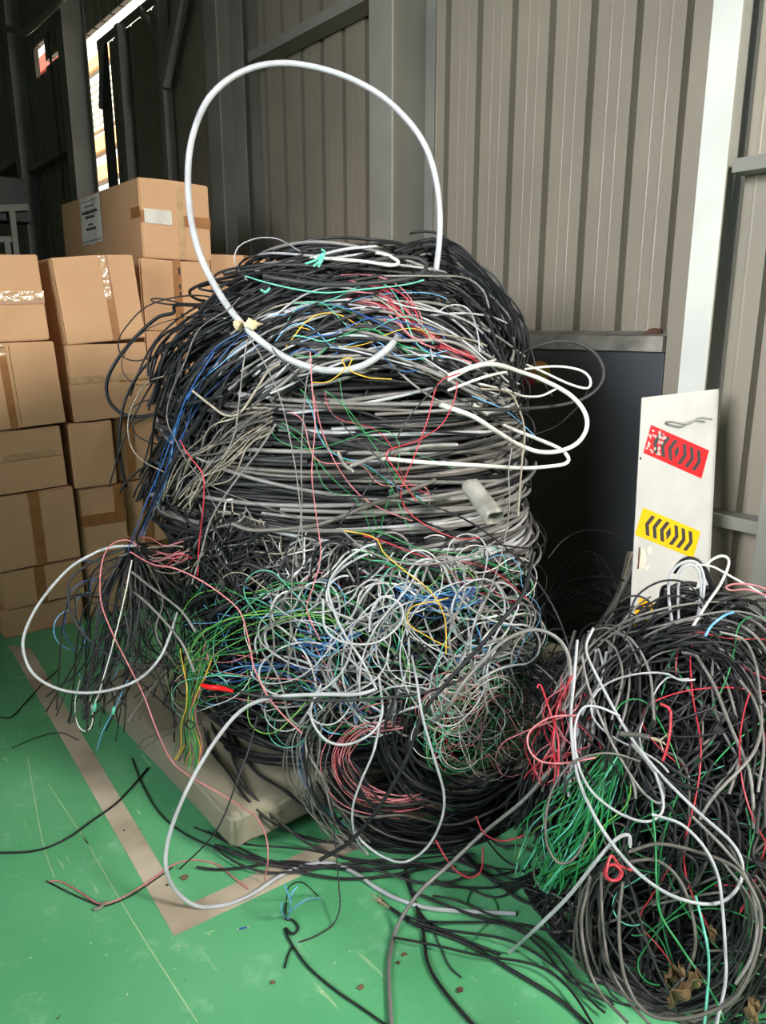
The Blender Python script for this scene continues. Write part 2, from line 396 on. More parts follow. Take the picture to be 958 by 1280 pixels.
def hbeam(name, yn, yw, xf, xb, z1, m, tf=.012):
    """H column: flange into the room at xf, back flange at xb, web between; yn is the near edge"""
    mb = MB(); mb.box((xf, yn, 0), (xf + tf, yn + yw, z1), m); mb.box((xb - tf, yn, 0), (xb, yn + yw, z1), m); mb.box((xf + tf, yn + yw * .38, 0), (xb - tf, yn + yw * .38 + .01, z1), m)
    return structure(mb.build(name, bevel=.002))
hbeam('column', 1.378, .1, 2.606, 2.9, 6.4, M['steel'])
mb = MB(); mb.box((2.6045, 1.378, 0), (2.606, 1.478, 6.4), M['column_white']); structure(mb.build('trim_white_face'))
hbeam('column', 3.125, .18, 2.605, 2.9, 6.4, M['steel'])
hbeam('column', 8.05, .18, 2.68, 2.9, 6.4, M['steel']); hbeam('column', 9.95, .18, 2.7, 2.9, 6.4, M['steel']); hbeam('column', 12.6, .18, 2.7, 2.9, 6.4, M['steel'])
mb = MB(); mb.box((2.80, 1.48, 0), (2.9, 1.655, 6.4), M['sheet']); structure(mb.build('trim_flashing'))
mb = MB(); mb.box((2.75, 4.82, 0), (2.757, 4.99, 6.4), M['steel']); mb.box((2.757, 4.86, 0), (2.9, 4.868, 6.4), M['steel']); mb.box((2.757, 5.18, 0), (2.9, 5.36, 6.4), M['steel']); structure(mb.build('trim_post', bevel=.002))
def girt(name, y0, y1, z0, z1, xf=2.75, m='steel', xb=2.885):   # C section: front face, top and bottom lips
    mb = MB(); mb.box((xf, y0, z0), (xf + .006, y1, z1), M[m]); mb.box((xf + .006, y0, z1 - .006), (xb, y1, z1), M[m]); mb.box((xf + .006, y0, z0), (xb, y1, z0 + .006), M[m])
    return structure(mb.build(name, bevel=.0015))
girt('trim_girt', 3.31, 4.76, 3.215, 3.275); girt('trim_girt', 8.23, 9.94, 3.31, 3.37, 2.78); girt('trim_girt', 10.13, 12.6, 3.46, 3.53, 2.72)
girt('trim_girt', -2, 1.377, 2.055, 2.10, 2.64, 'steel', 2.73); girt('trim_girt', .9, 1.377, .838, .885, 2.64, 'steel', 2.73); girt('trim_girt', 3.31, 4.8, .9, .96, 2.78)
mb = MB(); mb.box((2.636, .98, 0), (2.735, 1.15, 2.05), M['steel']); structure(mb.build('trim_stud', bevel=.003))
# dark sheet dado with its sloped ledge
mb = MB(); mb.box((2.80, 1.66, 0), (2.9, 3.1, 1.47), M['dado_dark']); structure(mb.build('wall_dado', bevel=.004))
mb = MB(); mb.add([(2.78, 1.66, 1.515), (2.78, 3.1, 1.515), (2.90, 3.1, 1.535), (2.90, 1.66, 1.535), (2.78, 1.66, 1.455), (2.78, 3.1, 1.455), (2.9, 1.66, 1.455), (2.9, 3.1, 1.455)], [(0, 3, 2, 1), (4, 0, 1, 5), (6, 4, 5, 7), (0, 4, 6, 3), (1, 2, 7, 5)], M['ledge']); structure(mb.build('trim_ledge'))

# sliding gate that leaves a gap along the column and above
g = empty('sliding_gate', (2.9, 6.4, 0)); tag(g, 'tall grey sheet-metal gate with braced frame, daylight showing round its edge', 'gate')
def local(mb_fn, name, parent, bevel=0.0):
    mb = MB(); mb_fn(mb); off = parent.location
    mb.v = [(a - off[0], b - off[1], c - off[2]) for a, b, c in mb.v]; return mb.build(name, parent, bevel)
sh = ribbed('sheet_panel', 5.36, 7.49, 0, 4.06, x=2.9, groove=.02); del sh['kind']; sh.parent = g; sh.location = -g.location
local(lambda m: m.box((2.885, 5.0, 4.06), (2.897, 7.76, 4.135), M['steel']), 'top_rail', g, .003)
local(lambda m: m.box((2.89, 7.52, 0), (2.9, 7.76, 4.07), M['dark_steel']), 'stile', g, .003)
local(lambda m: m.box((2.80, 7.02, 0), (2.88, 7.1, 4.07), M['steel']), 'stile', g, .003)
local(lambda m: m.box((2.80, 6.18, 0), (2.88, 6.26, 4.07), M['steel']), 'stile', g, .003)
local(lambda m: m.bar((2.86, 7.72, 3.55), (2.86, 7.56, 4.06), .03, .03, M['steel']), 'brace', g)
local(lambda m: m.bar((2.84, 6.6, 4.06), (2.84, 6.28, 3.75), .05, .05, M['steel'], (1, 0, 0)), 'brace', g)
local(lambda m: m.bar((2.80, 5.6, 4.06), (2.80, 6.15, 3.4), .09, .06, M['steel'], (1, 0, 0)), 'brace', g)
# building across the yard, seen through the gap
b = empty('exterior_building', (9, 14, 0)); tag(b, 'sunlit white and orange building seen through the gap beside the gate', 'building')
local(lambda m: m.box((9, 6, 0), (14, 60, 16), M['facade_white']), 'wall', b)
for z0, z1, mm in ((5.9, 6.3, 'facade_orange'), (6.7, 7.1, 'facade_orange'), (8.9, 9.2, 'facade_orange'), (9.45, 9.7, 'facade_red'), (9.95, 10.4, 'facade_red'), (2.0, 2.6, 'facade_orange')):
    local(lambda m: m.box((8.9, 25.4 if 'red' in mm else 6, z0), (9.0, 60, z1), M[mm]), 'band', b)
for i in range(8): local(lambda m: m.box((8.93, 6, 7.3 + i * .18), (9.0, 60, 7.38 + i * .18), M['facade_white']), 'shutter_slat', b)

# ------------------------------------------------------------------ dim rack and pipe at the far end
rk = empty('steel_rack', (1.9, 9.2, 0)); tag(rk, 'dim steel rack frame beyond the far columns behind the carton stacks', 'rack')
def yb(u, v, y=9.2): return ony(u, v, y)
for (p, q, w) in (((-30, 262), (35, 259), .07), ((-30, 300), (14, 299), .06)):
    P, Q = yb(*p), yb(*q); local(lambda m: m.bar(P, Q, .05, w, M['steel']), 'beam', rk, .002)
for (u, v) in ((14, 262), (8, 300)):
    P = yb(u, v); local(lambda m: m.box((P[0] - .03, 9.17, 0), (P[0] + .03, 9.23, P[2]), M['steel']), 'upright', rk, .002)
P = yb(-20, 262); local(lambda m: m.box((P[0] - .03, 9.17, 0), (P[0] + .03, 9.23, P[2]), M['steel']), 'upright', rk, .002)
P0, P1 = yb(-40, 228, 9.3), yb(35, 225, 9.3)
local(lambda m: m.box((P0[0], 9.3, P0[2] - .35), (P1[0], 9.6, P0[2] + .1), M['dark_steel']), 'bin', rk, .01)
cp = MB(); cp.tube(spline(np.array([onx(u, v, 2.6) for u, v in ((6, 34), (14, 37), (30, 40), (42, 32), (52, 22), (62, 13), (72, 4), (80, -5))]), 40), .035, M['steel'], 10); o = cp.build('conduit_pipe'); tag(o, 'grey conduit pipe bending across the far columns near the roof', 'pipe')
cp = MB(); P = onx(np.array([60., 75., 77., 80.]), np.array([40., 190., 205., 250.]), 2.72); cp.tube(spline(P, 30), .012, M['dark_steel'], 8); o = cp.build('drop_cable'); tag(o, 'thin dark cable hanging down the far sheet wall between two columns', 'cable')

# ------------------------------------------------------------------ cartons
def carton(label, x0, x1, y, dep, z0, z1, ry=0.0, rz=0.0, tapes=(), seam=None, group=None, lid=None):
    w, h = x1 - x0, z1 - z0
    r = empty('cardboard_carton', ((x0 + x1) / 2, y, z0)); r.rotation_euler = (0, ry, rz); tag(r, label, 'carton', group)
    bm = __import__('bmesh').new(); import bmesh
    nx, ny, nz = 8, 5, 8
    for ax in range(6):
        pass
    bmesh.ops.create_cube(bm, size=1.0)
    for v in bm.verts: v.co = Vector((v.co.x * w, (v.co.y + .5) * dep, (v.co.z + .5) * h))
    bmesh.ops.bevel(bm, geom=list(bm.edges), offset=.006, segments=2, affect='EDGES')
    bmesh.ops.subdivide_edges(bm, edges=[e for e in bm.edges if e.calc_length() > .1], cuts=6, use_grid_fill=True)
    ph = rng.uniform(0, 6, 6)
    for v in bm.verts:
        x, yy, zz = v.co; a = (x / w + .5); c = zz / h
        bulge = math.sin(math.pi * np.clip(a, 0, 1)) * math.sin(math.pi * np.clip(c, 0, 1))
        if yy < .02: v.co.y += -.006 * bulge * math.sin(ph[0]) + .002 * math.sin(9 * a + ph[1]) * math.sin(7 * c + ph[2])
        v.co.z += .003 * math.sin(5 * a + ph[3]) * c
    me = bpy.data.meshes.new('carton_body'); bm.to_mesh(me); bm.free(); me.materials.append(M['card'])
    for p in me.polygons: p.use_smooth = False
    link('carton_body', me, r)
    e = .004
    def panel(name, a0, a1, c0, c1, t=.004, m='card', wav=0.0, yoff=0.0):   # a sheet lying on the front face
        n = 14; V = []; F = []
        long_x = (a1 - a0) * w > (c1 - c0) * h
        for i in range(n + 1):
            s = i / n; wv = wav * (math.sin(s * 17 + ph[4]) + math.sin(s * 31 + ph[5])) * .5
            for q in (0, 1):
                fx = a0 + (a1 - a0) * (s if long_x else q); fz = c0 + (c1 - c0) * (q if long_x else s)
                if not long_x: fx += wv * .25 / w
                else: fz += wv * .25 / h
                V.append(((fx - .5) * w, -e - t - abs(wv) * .3 - yoff, fz * h))
        b0 = len(V); V += [(vx, -e * .2 if name == 'tape' else 0.0, vz) for vx, _, vz in V]
        for i in range(n):
            a, b_, c_, d = 2*i, 2*i+1, 2*i+3, 2*i+2
            F += [(a, d, c_, b_), (b0+a, b0+b_, b0+c_, b0+d), (a, b0+a, b0+d, d), (b_, c_, b0+c_, b0+b_)]
        F += [(0, 1, b0+1, b0), (2*n, b0+2*n, b0+2*n+1, 2*n+1)]
        mbb = MB(); mbb.add(V, F, M[m]); return mbb.build(name, r)
    if seam == 'v': sp = .5
    if seam:
        k, s = seam
        g = .0035
        if k == 'v': panel('flap', .012, s - g, .012, .988, .005); panel('flap', s + g, .988, .012, .988, .005)
        else: panel('flap', .012, .988, .012, s - g, .005); panel('flap', .012, .988, s + g, .988, .005)
    for k, s, wd, m, lo, hi in tapes:
        a = (s - wd / w / 2, s + wd / w / 2, lo, hi) if k == 'v' else (lo, hi, s - wd / h / 2, s + wd / h / 2)
        panel('tape', *a, t=.0068 if seam else .0015, m=m, wav=.006 if m == 'tape_clear' else .001)
    return r
TB, TC = 'tape_brown', 'tape_clear'
carton('flattened dusty cardboard carton on the floor under the outermost stack', .765, 1.165, 4.0, .45, 0, .15)
carton('squat cardboard carton, second from the floor in the outermost stack', .785, 1.18, 4.0, .45, .155, .352, -.01, tapes=[('v', .45, .05, TB, .0, 1)], seam=('v', .45))
carton('tall cardboard carton with a brown tape band, third from the floor in the outermost stack', .765, 1.18, 4.0, .45, .357, .742, -.02, tapes=[('v', .52, .05, TB, .0, 1)], seam=('v', .45))
r = carton('cardboard carton with sagging top flap sealed by loose clear tape, in the outermost stack', .735, 1.15, 4.0, .45, .748, 1.06, -.035, tapes=[('h', .58, .028, TC, .3, .9)], seam=('h', .52))
carton('cardboard carton with an upright flap seam, second from the top of the outermost stack', .745, 1.17, 3.99, .45, 1.068, 1.475, -.055, tapes=[('v', .42, .035, TB, 0, 1), ('v', .42, .03, TC, .86, 1)], seam=('v', .5))
carton('topmost cardboard carton of the outermost stack, taped straight across its middle', .715, 1.135, 4.0, .45, 1.482, 1.882, -.045, tapes=[('h', .52, .045, TC, 0, 1), ('h', .49, .05, TB, 0, 1)])
carton('dark cardboard carton on the floor under the inner front stack', 1.2, 1.62, 4.02, .45, 0, .345)
carton('small cardboard carton with a brown tape band, low in the inner front stack', 1.2, 1.45, 4.02, .45, .35, .722, 0, tapes=[('h', .52, .06, TB, 0, 1), ('v', .85, .05, TB, 0.5, 1)])
carton('narrow cardboard carton low in the inner front stack, close to the cable heap', 1.465, 1.7, 4.06, .45, .35, .722, 0, tapes=[('v', .5, .05, TB, 0, 1)])
carton('narrow plain cardboard carton in the middle of the inner front stack', 1.187, 1.41, 4.0, .45, .727, 1.07, -.015)
carton('narrow cardboard carton in the middle of the inner stack behind dangling cables', 1.44, 1.68, 4.06, .45, .727, 1.075, .0, tapes=[('v', .3, .04, TB, 0, 1)])
carton('cardboard carton with a shiny tape strip across, second from the top of the inner stack', 1.215, 1.635, 4.0, .45, 1.08, 1.468, -.035, tapes=[('h', .55, .035, TC, 0, 1), ('h', .52, .03, TB, .6, 1)], seam=('h', .5))
carton('tilted topmost cardboard carton of the inner front stack, upright taped seam', 1.21, 1.625, 4.0, .45, 1.478, 1.9, -.09, tapes=[('v', .62, .04, TB, 0, 1), ('v', .6, .032, TC, .5, 1)], seam=('v', .66))
zz = [0, .37, .745, 1.13, 1.525]
bk = [carton(f'cardboard carton {w} in the back stack behind the dangling cables', 1.7, 2.12, 4.2, .6, a + .003, c, 0, 0, tapes=[('v', .5, .05, TB, 0, 1)], seam=('v', .5)) for w, a, c in zip(('at floor level', 'one above the floor', 'at middle height', 'third from the top'), zz, zz[1:])]
carton('cardboard carton with a dark tape seam, carrying the big top carton of the back stack', 1.7, 2.125, 4.2, .6, 1.528, 1.918, 0, 0, tapes=[('v', .5, .05, TB, 0, 1), ('v', .53, .012, 'ink', .2, .95)], seam=('v', .53))
top = carton('big long cardboard carton on top of the back stack with a printed paper sheet', 1.725, 2.14, 4.2, 1.25, 1.922, 2.335, 0, .02, tapes=[('h', .5, .06, TB, .6, 1), ('h', .52, .06, TB, 0, .08), ('v', .56, .035, TC, 0, .95)], seam=None)
m1 = MB(); m1.box((-.19, -.009, .18), (-.03, -.0072, .255), M['paper']); m1.build('address_label', top)
# paper sheet on the carton's long side
mp = MB(); xs = -.2095; y0, y1, z0, z1 = .55, .89, .125, .40
n = 10; V = []
for i in range(n + 1):
    for q in (0, 1):
        yy = y0 + (y1 - y0) * i / n; V.append((xs - .003 - .004 * abs(math.sin(i * .9)) * (1 if q else .4), yy, z1 if q else z0 + .005 * math.sin(i)))
mp.add(V, [(2*i, 2*i+2, 2*i+3, 2*i+1) for i in range(n)], M['paper']); sheet_o = mp.build('paper_sheet', top)
mt = MB()
def word(yc, zc, wd, h, m):
    x = xs - .0085; k = int(max(3, wd / .017)); st = wd / k
    for j in range(k):
        a = yc + wd / 2 - j * st; hh = h * (1 if rng.uniform() < .7 else .75)
        mt.box((x, a - st * .78, zc - hh / 2), (x + .0012, a, zc - hh * .15 ), m); mt.box((x, a - st * .45, zc - hh / 2), (x + .0012, a - st*.05, zc + hh / 2), m)
word(.72, .345, .15, .013, M['ink_soft']); word(.72, .312, .26, .02, M['ink']); word(.72, .283, .15, .018, M['ink']); word(.72, .24, .08, .014, M['ink_soft']); word(.72, .215, .16, .017, M['ink'])
mt.box((xs - .0085, .57, .372), (xs - .0073, .87, .375), M['ink_soft']); mt.box((xs - .0085, .57, .145), (xs - .0073, .87, .148), M['ink_soft'])
mt.build('print', sheet_o)
m2 = MB(); m2.box((xs - .002, .0, .21), (xs, .12, .265), M['tape_brown']); m2.build('tape', top)
carton('cardboard carton beyond the heap, standing alone in front of the sheet wall', 2.17, 2.66, 4.3, .4, 1.56, 1.975, 0, tapes=[('v', .52, .05, TB, 0, 1)], seam=('v', .5))
for w, a, c in zip(('at floor level', 'second from the floor', 'third from the floor', 'just below the top one'), (0, .39, .78, 1.17), (.387, .777, 1.167, 1.557)):
    carton(f'cardboard carton {w} in the stack hidden by the heap', 2.17, 2.66, 4.3, .4, a, c)

# ------------------------------------------------------------------ wrapped pallet under the heap
p = empty('wrapped_pallet', (1.7, 2.5, 0)); tag(p, 'low pallet wrapped in dusty olive tarpaulin under the cable heap', 'pallet')
import bmesh
bm = bmesh.new(); bmesh.ops.create_cube(bm, size=1)
X0, X1, Y0, Y1, Z0, Z1 = .868, 2.62, 1.76, 2.95, .05, .158
for v in bm.verts: v.co = Vector((X0 + (v.co.x + .5) * (X1 - X0) - 1.7, Y0 + (v.co.y + .5) * (Y1 - Y0) - 2.5, Z0 + (v.co.z + .5) * (Z1 - Z0)))
bmesh.ops.bevel(bm, geom=list(bm.edges), offset=.012, segments=3, affect='EDGES')
bmesh.ops.subdivide_edges(bm, edges=[e for e in bm.edges if e.calc_length() > .07], cuts=34, use_grid_fill=True)
for v in bm.verts:
    x, y, zz_ = v.co.x + 1.7, v.co.y + 2.5, v.co.z
    v.co.z += .004 * math.sin(x * 23 + 3 * math.sin(y * 9)) * math.sin(y * 17 + 2) * (1 if zz_ > .1 else .4)
    if y < Y0 + .01: v.co.y += .006 * math.sin(x * 60 + zz_ * 25) * (.3 + .7 * (zz_ < .12))
    d = math.hypot(x - 1.02, y - Y0)
    if zz_ > .12: v.co.z -= .012 * math.exp(-(d / .05) ** 2)
me = bpy.data.meshes.new('tarpaulin'); bm.to_mesh(me); bm.free(); me.materials.append(M['tarp'])
for q in me.polygons: q.use_smooth = True
link('tarpaulin', me, p)
for (x, y) in ((1.06, 1.85), (2.4, 1.9), (1.06, 2.8), (2.4, 2.8), (1.7, 2.6)):
    mb = MB(); mb.tube([(x - .03 - 1.7, y - 2.5, .027), (x + .03 - 1.7, y - 2.5, .027)], .027, M['rubber'], 18); wl = mb.build('roller', p)
    mb = MB(); mb.box((x - .045 - 1.7, y - .03 - 2.5, .04), (x - .036 - 1.7, y + .03 - 2.5, .07), M['rust']); mb.box((x + .036 - 1.7, y - .03 - 2.5, .04), (x + .045 - 1.7, y + .03 - 2.5, .07), M['rust']); mb.build('fork', p)

# ------------------------------------------------------------------ white leaning panel with warning stickers
TL = at(803, 497, 2.5); t = np.array([.963, -.27, 0]); W_ = .37
BL = at(787, 790, 2.47)
up = TL - BL; up /= np.linalg.norm(up); t = t - up * (t @ up); t /= np.linalg.norm(t); s_to_floor = TL[2] / up[2]; HB = s_to_floor - .003
nrm = np.cross(t, up); nrm /= np.linalg.norm(nrm)     # towards the camera side
if nrm @ (C0 - TL) < 0: nrm = -nrm
org = TL - up * HB
PM = Matrix(((t[0], up[0], nrm[0], org[0]), (t[1], up[1], nrm[1], org[1]), (t[2], up[2], nrm[2], org[2]), (0, 0, 0, 1)))
pl = empty('warning_panel'); pl.matrix_world = PM; tag(pl, 'tall white metal panel with red and yellow chevron stickers leaning on the bright column', 'panel')
prof = [(0, 0), (W_ - .05, 0)] + [(W_ - .05 + .045 * math.sin(a), -.045 * (1 - math.cos(a))) for a in np.linspace(.15, 1.35, 9)]
inn = [(x - (.003 if i > 1 else 0), y - .003) for i, (x, y) in enumerate(prof)]; poly = prof + inn[::-1]
n = len(poly); tp = lambda x: HB + .085 * x / W_
V = [(x, 0, y) for x, y in poly] + [(x, tp(x), y) for x, y in poly]; k = len(prof)
F = [(i, (i + 1) % n, n + (i + 1) % n, n + i) for i in range(n)] + [(i, n - 1 - i, n - 2 - i, i + 1) for i in range(k - 1)] + [(n + i, n + i + 1, 2 * n - 2 - i, 2 * n - 1 - i) for i in range(k - 1)]
mb = MB(); mb.add(V, F, M['panel_white']); o = mb.build('sheet', pl)
PMi = np.array(PM.inverted())
def on_panel(u, v):   # pixel -> panel coordinates
    r = ray(u, v); q = C0 + r * (((org - C0) @ nrm) / (r @ nrm)); return (PMi @ np.array([*q, 1]))[:2]
def sticker(tl, tr, br, bl, m, label, worn=False):
    Q = [on_panel(*p) for p in (tl, tr, br, bl)]
    def bi(x, y): return (Q[0] * (1 - x) + Q[1] * x) * (1 - y) + (Q[3] * (1 - x) + Q[2] * x) * y   # x along, y down
    mb = MB(); mb.prism([tuple(q) for q in Q][::-1], .0004, .0012, M[m]); so = mb.build('warning_sticker', pl); so['label'] = label
    mk = MB()
    def para(pts): mk.prism([tuple(bi(*p)) for p in pts][::-1], .0012, .0017, M['stick_black'])
    w = .062
    for j, x in enumerate((.10, .225, .35)):     # chevrons pointing left
        para([(x + .06, .14), (x + .06 + w, .14), (x + w, .5), (x, .5)]); para([(x, .5), (x + w, .5), (x + .06 + w, .86), (x + .06, .86)])
    para([(.5, .27), (.54, .5), (.5, .75), (.455, .5)])
    for x in (.55, .675, .80):                     # and pointing right
        para([(x, .14), (x + w, .14), (x + .06 + w, .5), (x + .06, .5)]); para([(x + .06, .5), (x + .06 + w, .5), (x + w, .86), (x, .86)])
    mk.build('chevrons', so)
    if worn:
        wm = MB()
        for _ in range(34):
            x, y, a, b_ = rng.uniform(.02, .26), rng.uniform(.1, .95), rng.uniform(.008, .028), rng.uniform(.02, .07)
            wm.prism([tuple(bi(x + a * math.cos(q) , y + b_ * math.sin(q))) for q in np.linspace(0, 2 * math.pi, 7)[:-1]][::-1], .0017, .0021, M['panel_white'])
        wm.build('worn_patch', so)
sticker((814, 531), (886.5, 563), (877, 598), (804.5, 566), 'stick_red', 'red sticker with black chevrons, its corner worn', True)
sticker((804, 634.5), (876, 664.5), (866.5, 697.5), (794, 668.5), 'stick_yellow', 'yellow sticker with black chevrons, whole')
sticker((800, 747), (872, 777), (862, 811), (789, 781), 'stick_yellow', 'yellow sticker with black chevrons half buried by cables')
Q = [on_panel(*p) for p in ((833, 528), (852, 531), (866, 524), (883, 525))]
mb = MB(); mb.tube(spline(np.array([[*Q[0], 0], [*Q[0], .02], [*Q[1], .03], [*Q[2], .03], [*Q[3], .025]]), 30), .004, M['steel'], 8); mb.build('rod_handle', pl)
q = on_panel(801, 573); mb = MB(); mb.prism([(q[0] + .004 * math.cos(a), q[1] + .005 * math.sin(a)) for a in np.linspace(0, 6.283, 13)[:-1]], .0002, .0008, M['ink']); mb.build('bolt_hole', pl)
mb = MB(); q0, q1 = on_panel(799, 684), on_panel(811, 712)
for _ in range(16): 
    x, y = rng.uniform(q0[0], q1[0]), rng.uniform(q1[1], q0[1]); a = rng.uniform(.004, .012)
    mb.prism([(x + a * math.cos(k), y + a * 1.3 * math.sin(k)) for k in np.linspace(0, 6.283, 6)[:-1]], .0002 + _ * 2e-5, .0008 + _ * 2e-5, M['residue'])
mb.prism([(q0[0] - .003, q1[1]), (q0[0] + .004, q1[1]), (q0[0] + .006, q0[1]), (q0[0], q0[1])], .0002, .0014, M['rust']); mb.build('label_residue', pl)

# ------------------------------------------------------------------ round stickers on the dado, scrap on the ledge
mat('stk_yellow', (206, 186, 74), rough=.5); mat('stk_orange', (212, 140, 60), rough=.5); mat('stk_pink', (214, 62, 92), rough=.5); mat('stk_dark', (120, 40, 56), rough=.5)
c = onx(675, 465, 2.8)
s = empty('wall_sticker', (2.8, c[1], c[2])); tag(s, 'round yellow and orange sticker on the dark dado beside the heap', 'sticker')
def disc(mb, cy, cz, ry_, rz_, x0, x1, m, n=28, a0=0, a1=6.2832):
    P = [(cy + ry_ * math.cos(a), cz + rz_ * math.sin(a)) for a in np.linspace(a0, a1, n)]; P = P[:-1] if a1 > 6.28 else P
    k = len(P); V = [(x0, a, b_) for a, b_ in P] + [(x1, a, b_) for a, b_ in P]
    mb.add(V, [tuple(range(k)), tuple(range(2 * k - 1, k - 1, -1))] + [(i, k + i, k + (i + 1) % k, (i + 1) % k) for i in range(k)], m)
mb = MB(); disc(mb, 0, 0, .062, .05, -.0015, 0, M['stk_yellow']); mb.build('backing', s)
mb = MB(); disc(mb, 0, .008, .056, .04, -.0024, -.0015, M['stk_orange'], a0=.2, a1=2.94)
mb.build('orange_arc', s)
mb = MB()
for i in range(6): mb.box((-.0032, -.036 + i * .013, .014), (-.0024, -.030 + i * .013, .036), M['stk_yellow'])
mb.build('print', s)
c2 = onx(662, 473, 2.8); s2 = empty('wall_sticker', (2.8, c2[1], c2[2])); tag(s2, 'pink heart-shaped sticker on the dark dado overlapping the round one', 'sticker')
mb = MB(); P = [(.045 * math.sin(a) ** 3 * 1.05, .036 * (math.cos(a) - .33 * math.cos(2 * a) - .12 * math.cos(3 * a))) for a in np.linspace(0, 6.2832, 41)[:-1]]
k = len(P); V = [(-.0045, a, b_) for a, b_ in P] + [(0, a, b_) for a, b_ in P]
mb.add(V, [tuple(range(k)), tuple(range(2 * k - 1, k - 1, -1))] + [(i, k + i, k + (i + 1) % k, (i + 1) % k) for i in range(k)], M['stk_pink']); mb.build('backing', s2)
mb = MB()
for i in range(4): mb.box((-.0053, -.02 + i * .011, -.008), (-.0045, -.014 + i * .011, .006), M['stk_dark'])
mb.build('print', s2)
def blob(name, loc, size, m, seed=0, sub=2, amp=.35, parent=None):
    bm = bmesh.new(); bmesh.ops.create_icosphere(bm, subdivisions=sub, radius=1); r_ = np.random.default_rng(seed); ph = r_.uniform(0, 6, 9); fr = r_.uniform(2, 5, 9)
    for v in bm.verts:
        x, y, z_ = v.co; k = 1 + amp * (math.sin(fr[0]*x+ph[0]) * math.sin(fr[1]*y+ph[1]) + .6 * math.sin(fr[2]*z_+ph[2]+3*x) + .4 * math.sin(fr[3]*2*y+ph[3]))
        v.co = Vector((x * k * size[0], y * k * size[1], z_ * k * size[2]))
    me = bpy.data.meshes.new(name); bm.to_mesh(me); bm.free(); me.materials.append(M[m])
    o = link(name, me, parent); o.location = loc; return o
q = onx(818, 412, 2.83); o = blob('rag_scrap', (2.84, q[1], 1.525), (.02, .045, .018), 'rust', 3); tag(o, 'crumpled dark brown rag scrap lying on the ledge beside the bright column', 'scrap')
# ------------------------------------------------------------------ cable heaps: the mass
def rad(k): return {'K': .0042, 'D': .0042, 'T': .0035, 'G': .0045, 'L': .0034, 'W': .0034}.get(k, .0014) * rng.uniform(.75, 1.3)
def thick(k): return rng.uniform(.0045, .0088)
def thin(k): return rng.uniform(.0011, .0019)
# dense interior of both heaps (nobody could count it)
rings('heap interior', 330, (.12, 1.72), {'K': 8, 'D': 2}, lambda k: rng.uniform(.006, .011), k=(.45, .9), arc=(250, 360), tilt=.08, stuff='inner', ns=60)
rings('heap interior', 200, (.02, .78), {'K': 9, 'D': 1}, lambda k: rng.uniform(.005, .009), k=(.4, .88), arc=(250, 360), tilt=.12, heap='h', stuff='inner', ns=60)
curls('x', (250, 340, 650, 890), 130, {'K': 8, 'D': 2}, lambda k: rng.uniform(.003, .006), curl=(40, 160), off=(-.09, -.03), stuff='inner', ds=7)
curls('x', (690, 770, 1080, 1290), 130, {'K': 8, 'D': 2}, lambda k: rng.uniform(.003, .005), curl=(30, 120), off=(-.08, -.02), heap='h', stuff='inner', ds=7)

# main heap, upper cap
rings('coiled flat on the crown of the main heap', 34, (1.69, 1.785), {'K': 6, 'D': 3, 'G': 3, 'L': 1}, rad, k=(.75, 1.25), arc=(140, 330), tilt=.03)
bundle('spilling over the shaded flank of the main heap', [(480, 345), (385, 365), (300, 400), (232, 445), (200, 520)], 46, 34, {'K': 9, 'D': 2, 'G': .4}, rad, off=(0, .07), pop=.03)
bundle('spilling over the shaded flank of the main heap', [(440, 400), (340, 425), (265, 480), (222, 560), (195, 640)], 44, 36, {'K': 9, 'D': 2}, rad, off=(0, .05))
bundle('draped over the front shoulder of the main heap', [(270, 470), (350, 415), (450, 398), (550, 425), (640, 475)], 58, 34, {'G': 5, 'D': 3, 'K': 3, 'B': 1, 'L': 2.5}, lambda k: rad(k) if k != 'B' else .0024, off=(.01, .06), pop=.02)
bundle('draped over the front shoulder of the main heap', [(300, 500), (380, 455), (470, 440), (560, 460), (640, 500)], 34, 26, {'G': 5, 'D': 3, 'K': 2, 'L': 2}, rad, off=(.01, .05))
bundle('in the big coil over the wall side of the main heap', [(500, 335), (545, 318), (595, 352), (632, 402), (642, 445), (632, 480)], 46, 18, {'K': 9, 'D': 2, 'G': .6}, lambda k: rng.uniform(.0034, .0048), off=(0, .06), pop=.02)
bundle('in the big coil over the wall side of the main heap', [(505, 350), (560, 365), (605, 405), (628, 450), (625, 500)], 26, 22, {'K': 9, 'D': 2}, lambda k: rng.uniform(.0034, .0048), off=(0, .05))
bundle('knotted near the crown of the main heap', [(415, 362), (475, 368), (505, 395), (530, 422), (605, 452)], 15, [14, 12, 14, 8, 7], {'R': 6, 'P': 3}, lambda k: rng.uniform(.0016, .0024), off=(.05, .085), pop=.02)
bundle('strung down the shaded flank of the main heap', [(330, 400), (290, 435), (250, 480), (222, 545), (200, 605), (172, 680)], 5, [26, 20, 15, 12, 8, 4], {'U': 4, 'S': 4}, lambda k: rng.uniform(.0011, .0016), off=(.06, .1), pop=.01)
bundle('strung across the top of the main heap', [(340, 415), (400, 398), (470, 410), (560, 440)], 12, 40, {'U': 2, 'Y': 1, 'M': 2, 'B': 2, 'E': 2, 'S': 1}, thin, off=(.06, .08))
